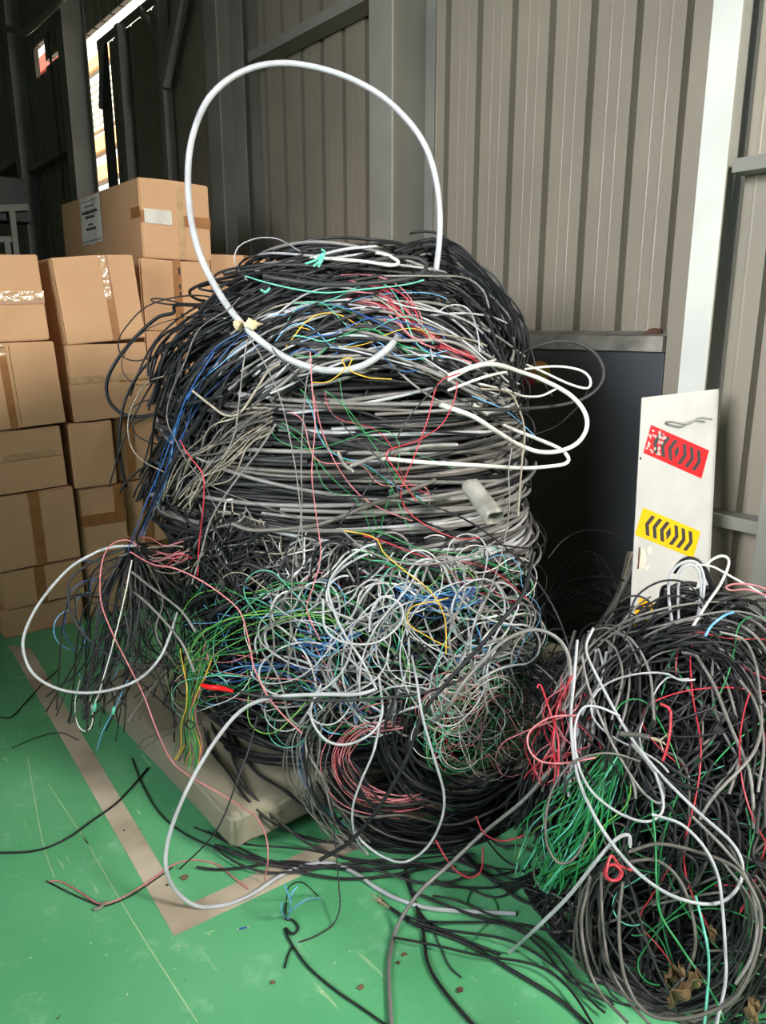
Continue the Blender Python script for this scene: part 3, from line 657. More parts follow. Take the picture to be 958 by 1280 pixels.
# middle drum of thick grey cables
rings('wound round the middle of the main heap', 120, (.86, 1.36), {'G': 5, 'D': 5, 'K': 5, 'T': 2, 'L': .5}, thick, k=(.88, 1.04), arc=(90, 240), tilt=.085, wb=.03)
rings('wound round the middle of the main heap', 44, (.84, 1.3), {'G': 6, 'L': 3, 'T': 2}, lambda k: rng.uniform(.0045, .0075), k=(.97, 1.06), arc=(80, 170), th0=(35, 75), tilt=.05, wb=.02)
rings('hanging in loops at the waist of the main heap', 26, (.74, .9), {'G': 6, 'L': 4, 'T': 1}, lambda k: rng.uniform(.004, .006), k=(.98, 1.07), arc=(80, 150), th0=(40, 70), tilt=.04, wb=.02)
bundle('in the pale bunch on the shaded flank of the main heap', [(345, 520), (300, 545), (250, 585), (215, 635)], 36, [14, 24, 26, 20], {'B': 6, 'T': 5, 'G': 2}, lambda k: rng.uniform(.0018, .0028), off=(.03, .07), pop=.02)
bundle('crossing the middle of the main heap', [(380, 480), (420, 530), (480, 580), (540, 640)], 10, 60, {'E': 4, 'R': 2, 'S': 2, 'P': 2}, thin, off=(.06, .09))
rings('wound round the shaded end of the drum', 44, (.8, 1.32), {'K': 9, 'D': 2}, lambda k: rng.uniform(.0045, .008), k=(.98, 1.05), arc=(60, 120), th0=(-85, -25), tilt=.07, wb=.02)
rings('sagging loosely across the drum', 18, (.82, 1.38), {'K': 7, 'D': 3}, lambda k: rng.uniform(.003, .006), k=(1.0, 1.06), arc=(90, 200), th0=(-50, 50), tilt=.11, wb=.03)
# lower tangle
bundle('drooping between the drum and the tied bunch', [(300, 640), (285, 700), (262, 780)], 40, 56, {'K': 8, 'D': 2}, lambda k: rng.uniform(.0024, .0042), off=(.02, .1))
bundle('hanging below the waist of the main heap', [(330, 650), (300, 690), (280, 750)], 26, 46, {'B': 5, 'G': 4, 'T': 3, 'W': 1}, lambda k: rng.uniform(.0018, .003), off=(.03, .07))
bundle('hanging below the waist of the main heap', [(400, 670), (375, 715), (345, 760)], 20, 34, {'L': 4, 'G': 4, 'W': 2}, lambda k: rng.uniform(.0018, .003), off=(.03, .08))
curls('curled in the low tangle of the main heap', (350, 690, 655, 890), 26, {'L': 6, 'W': 2, 'G': 5}, lambda k: rng.uniform(.0026, .0042), curl=(26, 140), off=(.02, .1), ds=5)
curls('curled in the low tangle of the main heap', (235, 695, 662, 895), 100, {'K': 8, 'D': 3}, lambda k: rng.uniform(.0022, .004), curl=(40, 220), off=(.0, .085), ds=7)
curls('curled in the low tangle of the main heap', (225, 740, 660, 900), 50, {'E': 6, 'H': 1, 'M': 2, 'U': 3, 'S': 3, 'P': 1.5, 'B': 2, 'W': 3}, thin, curl=(35, 240), off=(.04, .1), ds=5)
curls('curled at the wall side of the low tangle', (480, 690, 668, 880), 34, {'L': 4, 'W': 4, 'S': 2, 'E': 3, 'M': 2, 'K': 5}, lambda k: rng.uniform(.0013, .0026), curl=(20, 110), off=(.04, .1), ds=4)
curls('looping loosely over the low tangle', (430, 715, 655, 905), 18, {'L': 7, 'W': 1, 'G': 3}, lambda k: rng.uniform(.0024, .0038), curl=(34, 130), off=(.09, .13), ds=6, steps=(35, 85), flip=.03)
curls('looping loosely over the low tangle', (330, 740, 520, 900), 14, {'L': 6, 'G': 3}, lambda k: rng.uniform(.002, .003), curl=(34, 130), off=(.09, .13), ds=6, steps=(30, 70), flip=.03)
bundle('arching across the low tangle', [(222, 850), (260, 800), (330, 770), (400, 760), (440, 790)], 16, 26, {'E': 6, 'H': 4}, thin, off=(.07, .11))
bundle('bunched in the low tangle', [(490, 735), (530, 752), (570, 748), (600, 735)], 18, 13, {'U': 7, 'S': 2}, lambda k: rng.uniform(.0014, .002), off=(.08, .11))
bundle('bunched in the low tangle', [(370, 790), (400, 805), (425, 800), (440, 780)], 9, 14, {'U': 7, 'S': 2}, lambda k: rng.uniform(.0014, .002), off=(.09, .12))
bundle('across the foot of the low tangle', [(440, 690), (520, 705), (600, 725), (655, 760)], 16, 26, {'E': 6, 'M': 2, 'R': 1}, thin, off=(.06, .1))
bundle('strewn along the foot of the main heap', [(230, 855), (330, 850), (420, 880), (480, 915)], 16, 30, {'U': 3, 'E': 3, 'S': 2, 'P': 2, 'K': 3}, thin, off=(.07, .1))
curls('frizzed at the foot of the main heap', (545, 850, 662, 955), 75, {'P': 4, 'B': 5, 'E': 3, 'M': 3, 'W': 5, 'R': 1}, lambda k: rng.uniform(.0009, .0015), curl=(14, 120), off=(.07, .13), ds=3.5, stuff='frizz')
bundle('in the pink coil at the foot of the main heap', [(520, 893), (455, 905), (424, 935), (424, 968), (450, 998), (500, 1010), (548, 1000)], 11, 17, {'P': 9, 'R': 1}, lambda k: rng.uniform(.0013, .0018), off=(.08, .12), pop=.01)
bundle('trailing down the front foot of the main heap', [(420, 868), (380, 925), (388, 985), (415, 1030), (455, 1068)], 20, [8, 22, 24, 18, 16], {'G': 5, 'T': 3, 'K': 2, 'S': 1, 'U': .6, 'L': 1}, lambda k: rng.uniform(.0018, .003) * (.6 if k in 'SU' else 1), off=(.06, .12))
bundle('sagging round the foot of the main heap', [(410, 960), (470, 1030), (560, 1045), (640, 1010), (690, 950)], 44, [26, 32, 28, 30, 26], {'K': 9, 'D': 3, 'T': 1}, lambda k: rng.uniform(.0026, .004), off=(.0, .09), pop=.03)
bundle('sagging round the foot of the main heap', [(505, 860), (490, 930), (525, 985), (590, 1000), (660, 965)], 26, 24, {'K': 8, 'D': 3, 'G': 1}, lambda k: rng.uniform(.0026, .004), off=(.05, .11))
bundle('hanging in the tied bunch over the pallet edge', [(255, 800), (243, 860), (236, 905), (240, 935), (235, 968)], 22, [20, 15, 5, 12, 17], {'E': 5, 'H': 4, 'P': 3, 'R': 1, 'K': 2, 'Y': 1}, lambda k: rng.uniform(.0014, .002), off=(.1, .13), pop=.01)
# bunch hanging beside the cartons
for w, gd, n, mx in (('in the dark bunch hanging beside the cartons', [(165, 690), (148, 740), (132, 810), (112, 885)], 34, {'K': 8, 'D': 3, 'U': .6}), ('in the dark bunch hanging beside the cartons', [(168, 690), (185, 745), (195, 810), (205, 860)], 34, {'K': 8, 'D': 3, 'T': 1, 'G': 1, 'L': .6}), ('in the dark bunch hanging beside the cartons', [(175, 690), (225, 720), (270, 790), (300, 850)], 30, {'K': 8, 'D': 2, 'G': .6})):
    g0 = np.array(gd, float)
    for i in range(n):
        sp = np.array([5, 22, 34, 36]); off = np.clip(rng.normal(), -1.8, 1.8) * .6; q = g0.copy(); q[:, 0] += sp * off + rng.normal(size=4) * sp * .55; q[:, 1] += rng.normal(size=4) * 16 * np.array([.4, 1, 1, 1.6])
        k = pick(mx); rr = rng.uniform(.0016, .0034); d0 = rng.uniform(2.36, 2.6); dep = np.linspace(2.42, d0, 4) + rng.normal(size=4) * .02
        P = spline(lift(q, dep), 30); emit(k, P, rr, w, None, d0 > 2.45)
curls('snarled round the knot beside the cartons', (80, 690, 175, 830), 7, {'U': 6, 'S': 1}, lambda k: rng.uniform(.0013, .0018), curl=(10, 40), off=(.03, .1), ds=4, steps=(25, 50))
bundle('snarled round the knot beside the cartons', [(150, 685), (195, 695), (240, 690)], 12, 14, {'P': 5, 'B': 2, 'R': 1}, lambda k: rng.uniform(.0014, .002), off=(.08, .13))
# dark cables on the floor behind
for i in range(16):
    a = rng.uniform(640, 690); b_ = rng.uniform(760, 825); h = rng.uniform(690, 760)
    uv = np.array([(a, rng.uniform(745, 800)), (a + (b_ - a) * .3, h + rng.uniform(-5, 25)), (a + (b_ - a) * .7, h + rng.uniform(-5, 25)), (b_, rng.uniform(740, 800))], float)
    emit('K', spline(lift(uv, np.array([2.8, 2.86, 2.9, 2.86]) + rng.uniform(-.06, .1)), 36), rng.uniform(.0022, .0036), 'lying in the shadow below the dado', None)
for i in range(9):
    u = np.array([(800 + rng.uniform(-14, 14), 690), (766, 762 + rng.uniform(-10, 16)), (715, 812 + rng.uniform(-12, 18)), (655, 845 + rng.uniform(-12, 16)), (600, 872)], float)
    P = spline(lift(u, np.array([2.95, 2.82, 2.74, 2.7, 2.68]) + rng.uniform(-.05, .05)), 40); k = pick({'T': 4, 'G': 4, 'D': 2, 'B': 1}); emit(k, P, rng.uniform(.004, .0075), 'in the thick sheaf between the two heaps', None)
# side heap
bundle('arching over the side heap', [(690, 910), (745, 825), (835, 785), (925, 790), (985, 850)], 26, [26, 30, 30, 30, 30], {'K': 8, 'D': 3, 'G': 2}, lambda k: rng.uniform(.0024, .0036), off=(.0, .1), heap='h', pop=.03)
bundle('falling from the top of the side heap', [(850, 785), (800, 820), (770, 900), (780, 1000)], 26, 44, {'K': 6, 'D': 3, 'G': 2, 'L': 1}, lambda k: rng.uniform(.0024, .0036), off=(.02, .1), heap='h', pop=.03)
curls('tangled in the side heap', (690, 770, 1010, 1060), 66, {'K': 9, 'D': 2, 'T': .6, 'G': .8}, lambda k: rng.uniform(.0024, .0038), curl=(80, 420), off=(.0, .07), heap='h', ds=6)
curls('tangled low in the side heap', (680, 1040, 1000, 1285), 56, {'K': 8, 'D': 3, 'T': 2}, lambda k: rng.uniform(.0024, .0038), curl=(90, 420), off=(.0, .07), heap='h', ds=7)
curls('threaded through the side heap', (800, 790, 1010, 1280), 30, {'E': 8, 'R': 1.6, 'M': 1}, lambda k: rng.uniform(.0014, .002), curl=(70, 340), off=(.04, .09), heap='h', ds=6)
bundle('bowed over the outer end of the side heap', [(815, 800), (885, 795), (935, 850), (955, 940), (935, 1040)], 26, [20, 26, 34, 40, 44], {'K': 8, 'D': 2, 'G': 1.5}, lambda k: rng.uniform(.0028, .0042), off=(.03, .1), heap='h', pop=.03)
bundle('fanning from the middle of the side heap', [(800, 950), (840, 990), (880, 1040), (905, 1110)], 16, [10, 30, 50, 66], {'K': 8, 'D': 2, 'T': 1}, lambda k: rng.uniform(.0026, .004), off=(.04, .1), heap='h')
bundle('in the green hank on the side heap', [(772, 940), (745, 985), (705, 1050), (668, 1110)], 46, [12, 30, 38, 26], {'E': 6, 'M': 2, 'H': 1.2}, lambda k: rng.uniform(.0017, .0024), off=(.06, .11), heap='h', pop=.02)
bundle('snarled between the two heaps', [(715, 845), (700, 890), (690, 935), (680, 985)], 20, [8, 16, 22, 14], {'R': 6, 'P': 4}, lambda k: rng.uniform(.0015, .0021), off=(.05, .1), heap='h', wobble=.9)
bundle('slung between the two heaps', [(655, 835), (700, 880), (690, 960), (655, 1050)], 46, [20, 26, 30, 26], {'K': 9, 'D': 3, 'G': 1}, lambda k: rng.uniform(.0024, .0036), off=(.0, .06), heap='h')
bundle('slung between the two heaps', [(735, 790), (725, 860), (712, 930), (700, 1000)], 14, 22, {'G': 4, 'L': 3, 'D': 2}, lambda k: rng.uniform(.003, .005), off=(.03, .08), heap='h')
bundle('looping low in the side heap', [(790, 1060), (740, 1120), (745, 1215), (820, 1270), (910, 1240), (945, 1140), (900, 1060)], 20, 34, {'T': 7, 'D': 4, 'K': 3}, lambda k: rng.uniform(.0024, .0034), off=(.05, .12), heap='h', pop=.03)
bundle('lying on the floor at the foot of the side heap', [(500, 1120), (590, 1150), (690, 1180), (800, 1260)], 5, 40, {'K': 8, 'D': 2}, lambda k: rng.uniform(.0024, .0042), floor=True, wobble=.5)
bundle('lying on the floor at the foot of the side heap', [(560, 1060), (620, 1090), (700, 1100)], 10, 26, {'K': 8, 'D': 2}, lambda k: rng.uniform(.0024, .0042), floor=True)
bundle('crossing the floor marking in front of the pallet', [(235, 1040), (320, 1068), (420, 1085), (520, 1085), (600, 1075)], 6, 18, {'K': 8, 'D': 3}, lambda k: rng.uniform(.003, .0045), floor=True)

for (st, k), L in STUFF.items():
    a, nn, nm, _, _ = CK[k]; nm2 = {'inner': 'cable_tangle', 'under': 'cable_mass'}.get(st, 'wire_frizz')
    o = link(nm2, tube_mesh(nm2, L, [CM[k]]))
    tag(o, f'{a} {nn} packed deep inside the two heaps' if st == 'inner' else 'black cables of the two heaps lying under the outermost strands' if st == 'under' else f'fine {a} wire frizz at the foot of the main heap', 'wires' if st == 'frizz' else 'cables', None, 'stuff')
# ------------------------------------------------------------------ cables one can follow by eye
T = traced
T('L', .0096, 'thick pale cable rising in one huge loop above the main heap', [(505, 425, 2.42), (530, 390, 2.42), (543, 350, 2.42), (550, 290, 2.42), (547, 235, 2.42), (533, 185, 2.42), (505, 145, 2.42), (465, 112, 2.42), (410, 88, 2.4), (350, 79, 2.38), (300, 91, 2.34), (262, 122, 2.3), (241, 170, 2.26), (235, 225, 2.22), (242, 290, 2.18), (262, 345, 2.15), (300, 402), (350, 443), (400, 462), (445, 460), (480, 440), (505, 412), (530, 385, 2.5)], ends=True, n=200)
T('L', .0022, 'thin pale cable arching over the crown edge near the lone carton', [(309, 350), (294, 329, 2.6), (298, 309, 2.6), (321, 298, 2.6), (348, 299, 2.6), (375, 314)])
T('D', .0066, 'thick dark grey cable ringing the crown, its bend shining pale', [(330, 345), (352, 349), (406, 356), (464, 354), (514, 347), (533, 335), (524, 324), (491, 322), (450, 330)], off=.09)
T('W', .0046, 'off-white cable folded into a hairpin on the crown', [(394, 322), (456, 327), (489, 332), (498, 327), (484, 319), (470, 316)], off=.1)
T('L', .0045, 'pale cable end lying straight along the very top of the crown', [(390, 322), (430, 312), (470, 308)], off=.1, ends=True)
T('M', .0022, 'mint wire swinging across below the crown', [(307, 345), (329, 352), (367, 361), (406, 366), (452, 362), (506, 356), (530, 350)], off=.11)
T('G', .0028, 'grey cable reaching from the crown toward the black coil', [(480, 345), (537, 345), (580, 347), (603, 362), (612, 385)], off=.1)
T('L', .0022, 'thin pale cable bent into an arch above the black coil', [(541, 450), (537, 417, 2.3), (549, 390, 2.28), (568, 381, 2.28), (587, 388, 2.3), (597, 415), (600, 440)], off=.1)
T('D', .0024, 'thin dark cable dropping in front of the dado stickers', [(590, 330), (630, 372), (652, 405), (664, 437, 2.55), (673, 466, 2.55), (690, 495, 2.55)], off=.08)
# loops thrown out beside the dado
T('W', .0042, 'off-white cable stretched out to a sharp hairpin beside the dado', [(560, 475), (600, 456), (635, 449, 2.5), (668, 460, 2.5), (712, 480, 2.5), (735, 485, 2.5), (738, 474, 2.5), (726, 463, 2.5), (695, 458, 2.5), (654, 462, 2.5), (610, 470), (560, 488)], off=.09)
T('D', .0055, 'dark grey cable thrown out in the highest loop beside the dado', [(590, 470), (641, 447, 2.56), (668, 434, 2.56), (695, 427, 2.56), (722, 429, 2.56), (745, 443, 2.56), (755, 465, 2.55), (748, 484, 2.54), (730, 498, 2.52), (703, 506, 2.5), (668, 510, 2.46), (620, 512), (570, 510)], off=.08)
T('W', .0072, 'thick off-white cable making the fattest loop beside the dado', [(560, 470), (610, 455), (654, 466, 2.42), (681, 476, 2.42), (712, 493, 2.42), (730, 513, 2.42), (734, 533, 2.42), (724, 552, 2.42), (703, 563, 2.42), (676, 565, 2.4), (649, 556, 2.38), (622, 540), (590, 520), (550, 506)], off=.09)
T('W', .0062, 'off-white cable with a taped joint in the lowest loop beside the dado', [(590, 505), (627, 530, 2.45), (668, 547, 2.44), (700, 561, 2.43), (711, 573, 2.43), (706, 580, 2.42), (687, 583, 2.41), (654, 585, 2.4), (600, 582), (530, 578), (470, 572)], off=.09)
T('B', .0034, 'beige wire bowing out and hanging straight down beside the dado', [(600, 486), (635, 490, 2.36), (649, 511, 2.36), (656, 541, 2.37), (653, 575, 2.38), (651, 600, 2.38), (648, 645, 2.38)])
T('K', .0022, 'thin black cable curving under the loops beside the dado', [(600, 552), (640, 549), (665, 544, 2.5), (695, 533, 2.5), (714, 517, 2.5), (727, 503, 2.52), (735, 488, 2.54)])
T('W', .0036, 'short off-white cable end poking out among the loops beside the dado', [(600, 480), (635, 488, 2.4), (654, 495, 2.4), (676, 495, 2.4), (694, 487, 2.4)], ends=True)
T('S', .0018, 'light blue wire slipping out under the loops beside the dado', [(590, 495), (630, 512), (655, 532, 2.45), (672, 548, 2.45)])
T('K', .0028, 'black cable bowed over the dark cables below the dado', [(685, 698, 2.7), (705, 675, 2.72), (732, 663, 2.74), (762, 666, 2.74), (795, 685, 2.72), (812, 730, 2.66)])
# shaded flank, in front of the cartons
T('K', .0062, 'thick black cable making the widest loop in front of the cartons', [(300, 392), (278, 385), (222, 381, 2.6), (217, 391, 2.6), (197, 397, 2.6), (171, 420, 2.6), (147, 449, 2.6), (134, 476, 2.6), (136, 500, 2.58), (151, 516, 2.56), (171, 521, 2.54), (202, 516, 2.5), (232, 506), (280, 495)])
T('K', .0028, 'black cable folded to a point in front of the topmost tilted carton', [(330, 378), (264, 379, 2.6), (223, 381, 2.6), (195, 378, 2.6), (189, 374, 2.6), (205, 374, 2.6), (241, 383, 2.58), (270, 387), (320, 395)])
T('K', .0024, 'black cable looped inside the widest loop in front of the cartons', [(300, 385), (262, 371, 2.56), (223, 371, 2.56), (184, 383, 2.56), (159, 407, 2.56), (148, 427, 2.56), (153, 445, 2.55), (171, 451, 2.54), (197, 443, 2.52), (223, 428), (260, 410)])
T('D', .0017, 'thin dark wire hanging in a slack loop in front of the shiny-taped carton', [(280, 392), (249, 394), (218, 399, 2.5), (184, 412, 2.5), (157, 440, 2.5), (153, 463, 2.5), (167, 479, 2.5), (187, 480, 2.48), (223, 466), (260, 450)])
T('K', .002, 'black wire end poking out across the cartons halfway up the flank', [(163, 511, 2.5), (179, 502, 2.48), (197, 497, 2.46), (231, 484), (270, 470)])
T('K', .003, 'cut black cable end sticking out of the upper flank', [(209, 421, 2.45), (222, 412, 2.44), (240, 405), (280, 398)], ends=True)
T('K', .002, 'black wire with a kinked elbow on the upper flank', [(202, 457, 2.45), (210, 440, 2.45), (228, 430), (260, 416), (290, 415)])
T('K', .0022, 'black wire drooping in a low loop under the widest loop', [(235, 500), (190, 520, 2.5), (168, 530, 2.5), (172, 545, 2.5), (195, 555, 2.48), (225, 560)])
T('B', .0022, 'beige wire hanging in a long hook in front of the cartons', [(205, 470), (182, 480, 2.46), (164, 512, 2.46), (160, 536, 2.46), (166, 562, 2.45), (182, 578, 2.44), (205, 590)])
T('T', .002, 'brownish wire sweeping from the flank right across the middle drum', [(300, 372), (285, 387), (249, 412), (231, 453), (213, 494), (209, 525), (220, 551), (233, 575), (254, 600), (285, 617), (330, 633), (380, 650)], off=.1)
T('G', .0022, 'grey wire dropping off the flank in a long S', [(309, 425), (303, 466), (298, 510), (293, 543), (280, 569), (264, 578), (245, 572)], off=.12)
T('B', .0034, 'beige cable sagging in a shallow bow on the flank', [(240, 488), (264, 507), (282, 519), (300, 516), (318, 491), (334, 466), (350, 455)], off=.11)
T('R', .0018, 'red wire hanging down the shaded flank past the pale bunch', [(225, 550), (236, 569), (251, 588), (255, 603), (254, 635), (249, 680), (247, 720)], off=.12)
T('G', .0024, 'grey wire slanting down across the dark side of the middle drum', [(345, 530), (326, 560), (288, 610), (264, 649), (252, 690), (240, 730)], off=.13)
T('K', .0045, 'black cable bundled with blue wire running down to the knot', [(250, 520), (215, 580), (185, 640), (163, 690)], off=.05)
T('U', .0017, 'blue wire pulled tight from the flank to the knot by the cartons', [(268, 440), (232, 500), (205, 575), (182, 630), (160, 688)], off=.13)
# front of the main heap
T('P', .0016, 'pink wire hanging straight down the front of the middle drum', [(388, 440), (390, 480), (394, 531), (390, 591), (396, 648), (401, 692), (392, 732), (384, 762), (400, 800)], off=.14)
T('G', .0018, 'grey wire slanting down beside the hanging pink wire', [(310, 420), (326, 445), (350, 497), (367, 571), (375, 631), (380, 700)], off=.14)
T('G', .0018, 'grey wire falling straight behind the hanging pink wire', [(395, 455), (384, 474), (377, 564), (377, 645), (367, 700), (363, 790), (360, 850)], off=.13)
T('D', .0023, 'dark wire slanting across the front from the red snarl', [(560, 470), (535, 494), (508, 527), (481, 578), (454, 618), (425, 655)], off=.12)
T('R', .0018, 'red wire snaking down the lit side of the middle drum', [(575, 466), (548, 480), (535, 524), (518, 571), (502, 611), (508, 636), (535, 658), (572, 673), (600, 672)], off=.12)
T('R', .0017, 'red wire bent to a sharp corner on the middle drum', [(572, 477), (568, 500), (552, 531), (521, 551), (484, 565), (495, 588), (521, 627)], off=.13)
T('D', .002, 'dark wire running from the big loop down across the drum', [(340, 435), (354, 452), (394, 494), (441, 544), (478, 578), (501, 620)], off=.13)
T('K', .0026, 'black cable crossing the drum and dropping toward the side heap', [(405, 622), (434, 621), (508, 625), (575, 646), (632, 684, 2.2), (668, 722, 2.15), (695, 765, 2.1), (711, 810, 2.05), (715, 850, 2.0)], off=.13)
T('Y', .0017, 'yellow wire winding down through the low tangle', [(430, 663), (468, 672), (481, 692), (508, 715), (538, 739), (556, 772), (558, 818)], off=.14)
T('Y', .0016, 'yellow wire making a small loop in the low tangle', [(560, 748), (542, 752), (515, 759), (511, 779), (535, 796), (562, 810)], off=.14)
T('Y', .0016, 'yellow wire tied in a bow below the crown', [(391, 478), (411, 477), (431, 461), (428, 450), (440, 448), (437, 462), (461, 472), (490, 474)], off=.12)
T('L', .0035, 'pale cable swinging down in a long S through the low tangle', [(470, 680), (454, 685), (427, 705), (411, 732), (417, 762), (431, 793), (454, 828), (471, 862)], off=.14)
T('L', .0032, 'pale cable curled into a near-closed ring in the low tangle', [(404, 749), (407, 786), (431, 803), (471, 803), (501, 779), (501, 756), (478, 746), (464, 766), (462, 790)], off=.14)
T('G', .0022, 'long grey wire dropping from the drum along the lit side', [(640, 560, 2.3), (636, 590, 2.28), (637, 631, 2.25), (629, 685), (615, 732), (589, 793), (560, 862), (540, 900)], off=.12)
T('T', .0062, 'thick brownish cable bowing along the bottom of the drum', [(290, 655), (320, 663), (387, 658), (421, 648), (471, 628), (505, 616), (545, 600)], off=.09)
T('G', .003, 'grey cable sagging in a swag under the drum', [(425, 660), (454, 685), (495, 702), (538, 705), (589, 694), (630, 670)], off=.1)
T('G', .0062, 'grey cable end cut square, jutting from the middle drum', [(440, 582), (480, 568), (530, 558), (570, 556)], off=.1, ends=True)
T('G', .0050, 'short grey cable stub pointing up on the middle drum', [(424, 568), (430, 580), (440, 588)], off=.11, ends=True)
T('K', .0058, 'heavy black cable slanting from the drum down to the floor', [(668, 690, 2.2), (655, 740, 2.12), (639, 762, 2.08), (602, 806, 2.06), (560, 852, 2.05), (530, 890, 2.05), (510, 945, 2.06), (480, 1000, 2.08), (440, 1050, 2.1), (400, 1075, 2.14)])
T('D', .004, 'dark cable running nearly level across the foot of the heap', [(300, 865), (330, 871), (404, 876), (488, 872), (552, 860), (600, 835), (640, 800)], off=.17)
T('G', .0052, 'grey cable humped in a big arch between the heaps', [(540, 905), (560, 885, 2.05), (581, 852, 2.04), (623, 807, 2.04), (654, 790, 2.04), (676, 788, 2.04), (697, 798, 2.04), (710, 817, 2.03), (714, 845, 2.0), (716, 880, 1.96)])
T('L', .0036, 'pale cable sagging in the longest swag at the foot of the heap', [(515, 820), (521, 850, 2.03), (528, 894, 2.02), (542, 944, 2.03), (555, 991, 2.05), (552, 1025, 2.06), (535, 1058, 2.08), (508, 1077, 2.1), (481, 1072, 2.11), (454, 1053, 2.12), (441, 1035, 2.12)])
T('L', .0036, 'pale cable in a U-shaped bight at the foot of the heap', [(474, 845), (478, 890, 2.08), (466, 915, 2.07), (437, 930, 2.07), (411, 927, 2.07), (393, 907, 2.08), (389, 884, 2.1), (402, 855)])
T('L', .0034, 'pale cable dropping from the U-shaped bight to the floor', [(478, 885), (468, 937, 2.07), (451, 978, 2.08), (441, 1011, 2.1), (444, 1045, 2.12), (460, 1068, 2.14)])
T('L', .0058, 'long pale-blue grey cable looping out over the pallet onto the floor', [(470, 862), (445, 868, 2.12), (400, 868, 2.12), (340, 872, 2.14), (302, 888, 2.14), (270, 925, 2.12), (240, 975, 2.08), (216, 1030, 2.05), (207, 1075, 2.03), (215, 1106, 2.02), (240, 1130, 'f'), (275, 1134, 'f'), (312, 1120, 'f'), (350, 1095, 'f'), (385, 1081, 'f'), (415, 1079, 'f'), (445, 1092, 'f'), (480, 1116, 'f'), (520, 1132, 'f'), (560, 1138, 'f'), (645, 1142, 'f')], n=200)
T('D', .0026, 'dark wire hanging over the pallet edge to the floor', [(322, 895), (310, 940, 2.1), (297, 975, 2.08), (280, 1020, 2.1), (262, 1050, 2.14), (225, 1086, 'f')], off=.1)
T('T', .0022, 'brownish wire hairpin lying over the pallet edge', [(250, 905, 2.4), (215, 912, 2.42), (185, 922, 2.44), (172, 934, 2.45), (178, 936, 2.44), (195, 925, 2.44), (230, 908, 2.4)])
for i, (w, pts) in enumerate((('nearest the tied bunch', [(255, 910, 'p'), (262, 935, 'p'), (285, 965, 'p'), (308, 998, 'p'), (335, 1024, 'e'), (385, 1048, 'f'), (440, 1055, 'f')]), ('second from the tied bunch', [(278, 895, 'p'), (285, 925, 'p'), (298, 965, 'p'), (318, 996, 'p'), (350, 1028, 'e'), (400, 1062, 'f'), (470, 1080, 'f'), (530, 1082, 'f')]), ('curving highest over the corner', [(284, 890, 'p'), (290, 918, 'p'), (315, 960, 'p'), (352, 986, 'p'), (376, 1004, 'e'), (405, 1022, 'e'), (440, 1032, 'e')]))):
    T('K' if i != 1 else 'D', .0046, f'heavy black cable crossing the pallet top, {w}', pts)
T('P', .0022, 'pink wire falling from the knot across the pallet to the floor', [(175, 684, 2.4), (158, 675, 2.36), (138, 682, 2.33), (127, 706, 2.32), (126, 750, 2.32), (140, 790, 2.33), (160, 830, 2.34), (180, 870, 2.35), (195, 910, 2.34), (214, 950, 2.32), (240, 972, 2.3), (272, 990, 2.26), (304, 1010, 2.22), (322, 1023, 2.17), (333, 1047, 2.13), (335, 1075, 2.1), (331, 1100, 'f')], n=150)
T('P', .0022, 'pink wire running from the knot along the low tangle', [(163, 690), (190, 705), (220, 711), (250, 725), (277, 743), (300, 765), (311, 800), (318, 835), (335, 870), (355, 895), (378, 917)], off=.15)
T('L', .0046, 'pale cable hanging in the big free loop beside the cartons', [(172, 682, 2.4), (140, 684, 2.38), (115, 693, 2.36), (85, 712, 2.34), (52, 750, 2.3), (33, 785, 2.28), (29, 812, 2.27), (40, 840, 2.27), (65, 858, 2.28), (100, 866, 2.29), (140, 862, 2.31), (175, 848, 2.33), (200, 822, 2.35), (214, 790, 2.38), (222, 765, 2.42)], n=130)
T('D', .004, 'dark grey cable in the inner loop beside the cartons', [(158, 685, 2.4), (120, 700, 2.4), (90, 722, 2.4), (85, 745, 2.4), (93, 775, 2.4), (115, 803, 2.4), (150, 826, 2.4), (195, 832, 2.4), (240, 826, 2.38)])
for i, (w, pts) in enumerate((('longest', [(160, 692), (145, 700), (150, 725), (185, 755), (225, 800), (243, 840)]), ('upper', [(165, 715), (190, 735), (225, 762), (245, 790)]))):
    T('G', .0036, f'grey cable slanting down from the knot beside the cartons, {w} of the pair', pts, off=.14)
T('W', .0024, 'thin off-white wire hanging below the knot, ending by a mint plug', [(165, 700, 2.38), (155, 750, 2.36), (140, 810, 2.36), (124, 865, 2.37), (118, 880, 2.38)])
T('W', .0018, 'thin off-white wire in a narrow hanging loop beside the floor marking', [(100, 850, 2.42), (94, 880, 2.42), (97, 905, 2.42), (107, 914, 2.42), (115, 905, 2.42), (115, 885, 2.42), (110, 862, 2.42)])
o, P = T('S', .0018, 'light blue wire with a mint plug dangling over the pallet edge', [(160, 850, 2.42), (142, 888, 2.42), (128, 915, 2.44), (121, 938, 2.46)])
for q in (at(142, 888, 2.42), at(118, 884, 2.38)):
    mb = MB(); mb.tube([q + np.array([.004, .002, .012]), q + np.array([.001, 0, .004]), q - np.array([.004, .002, .012])], [.005, .0065, .0055], CM['M'], 10); c = mb.build('plug', o); c['label'] = 'mint green plug'
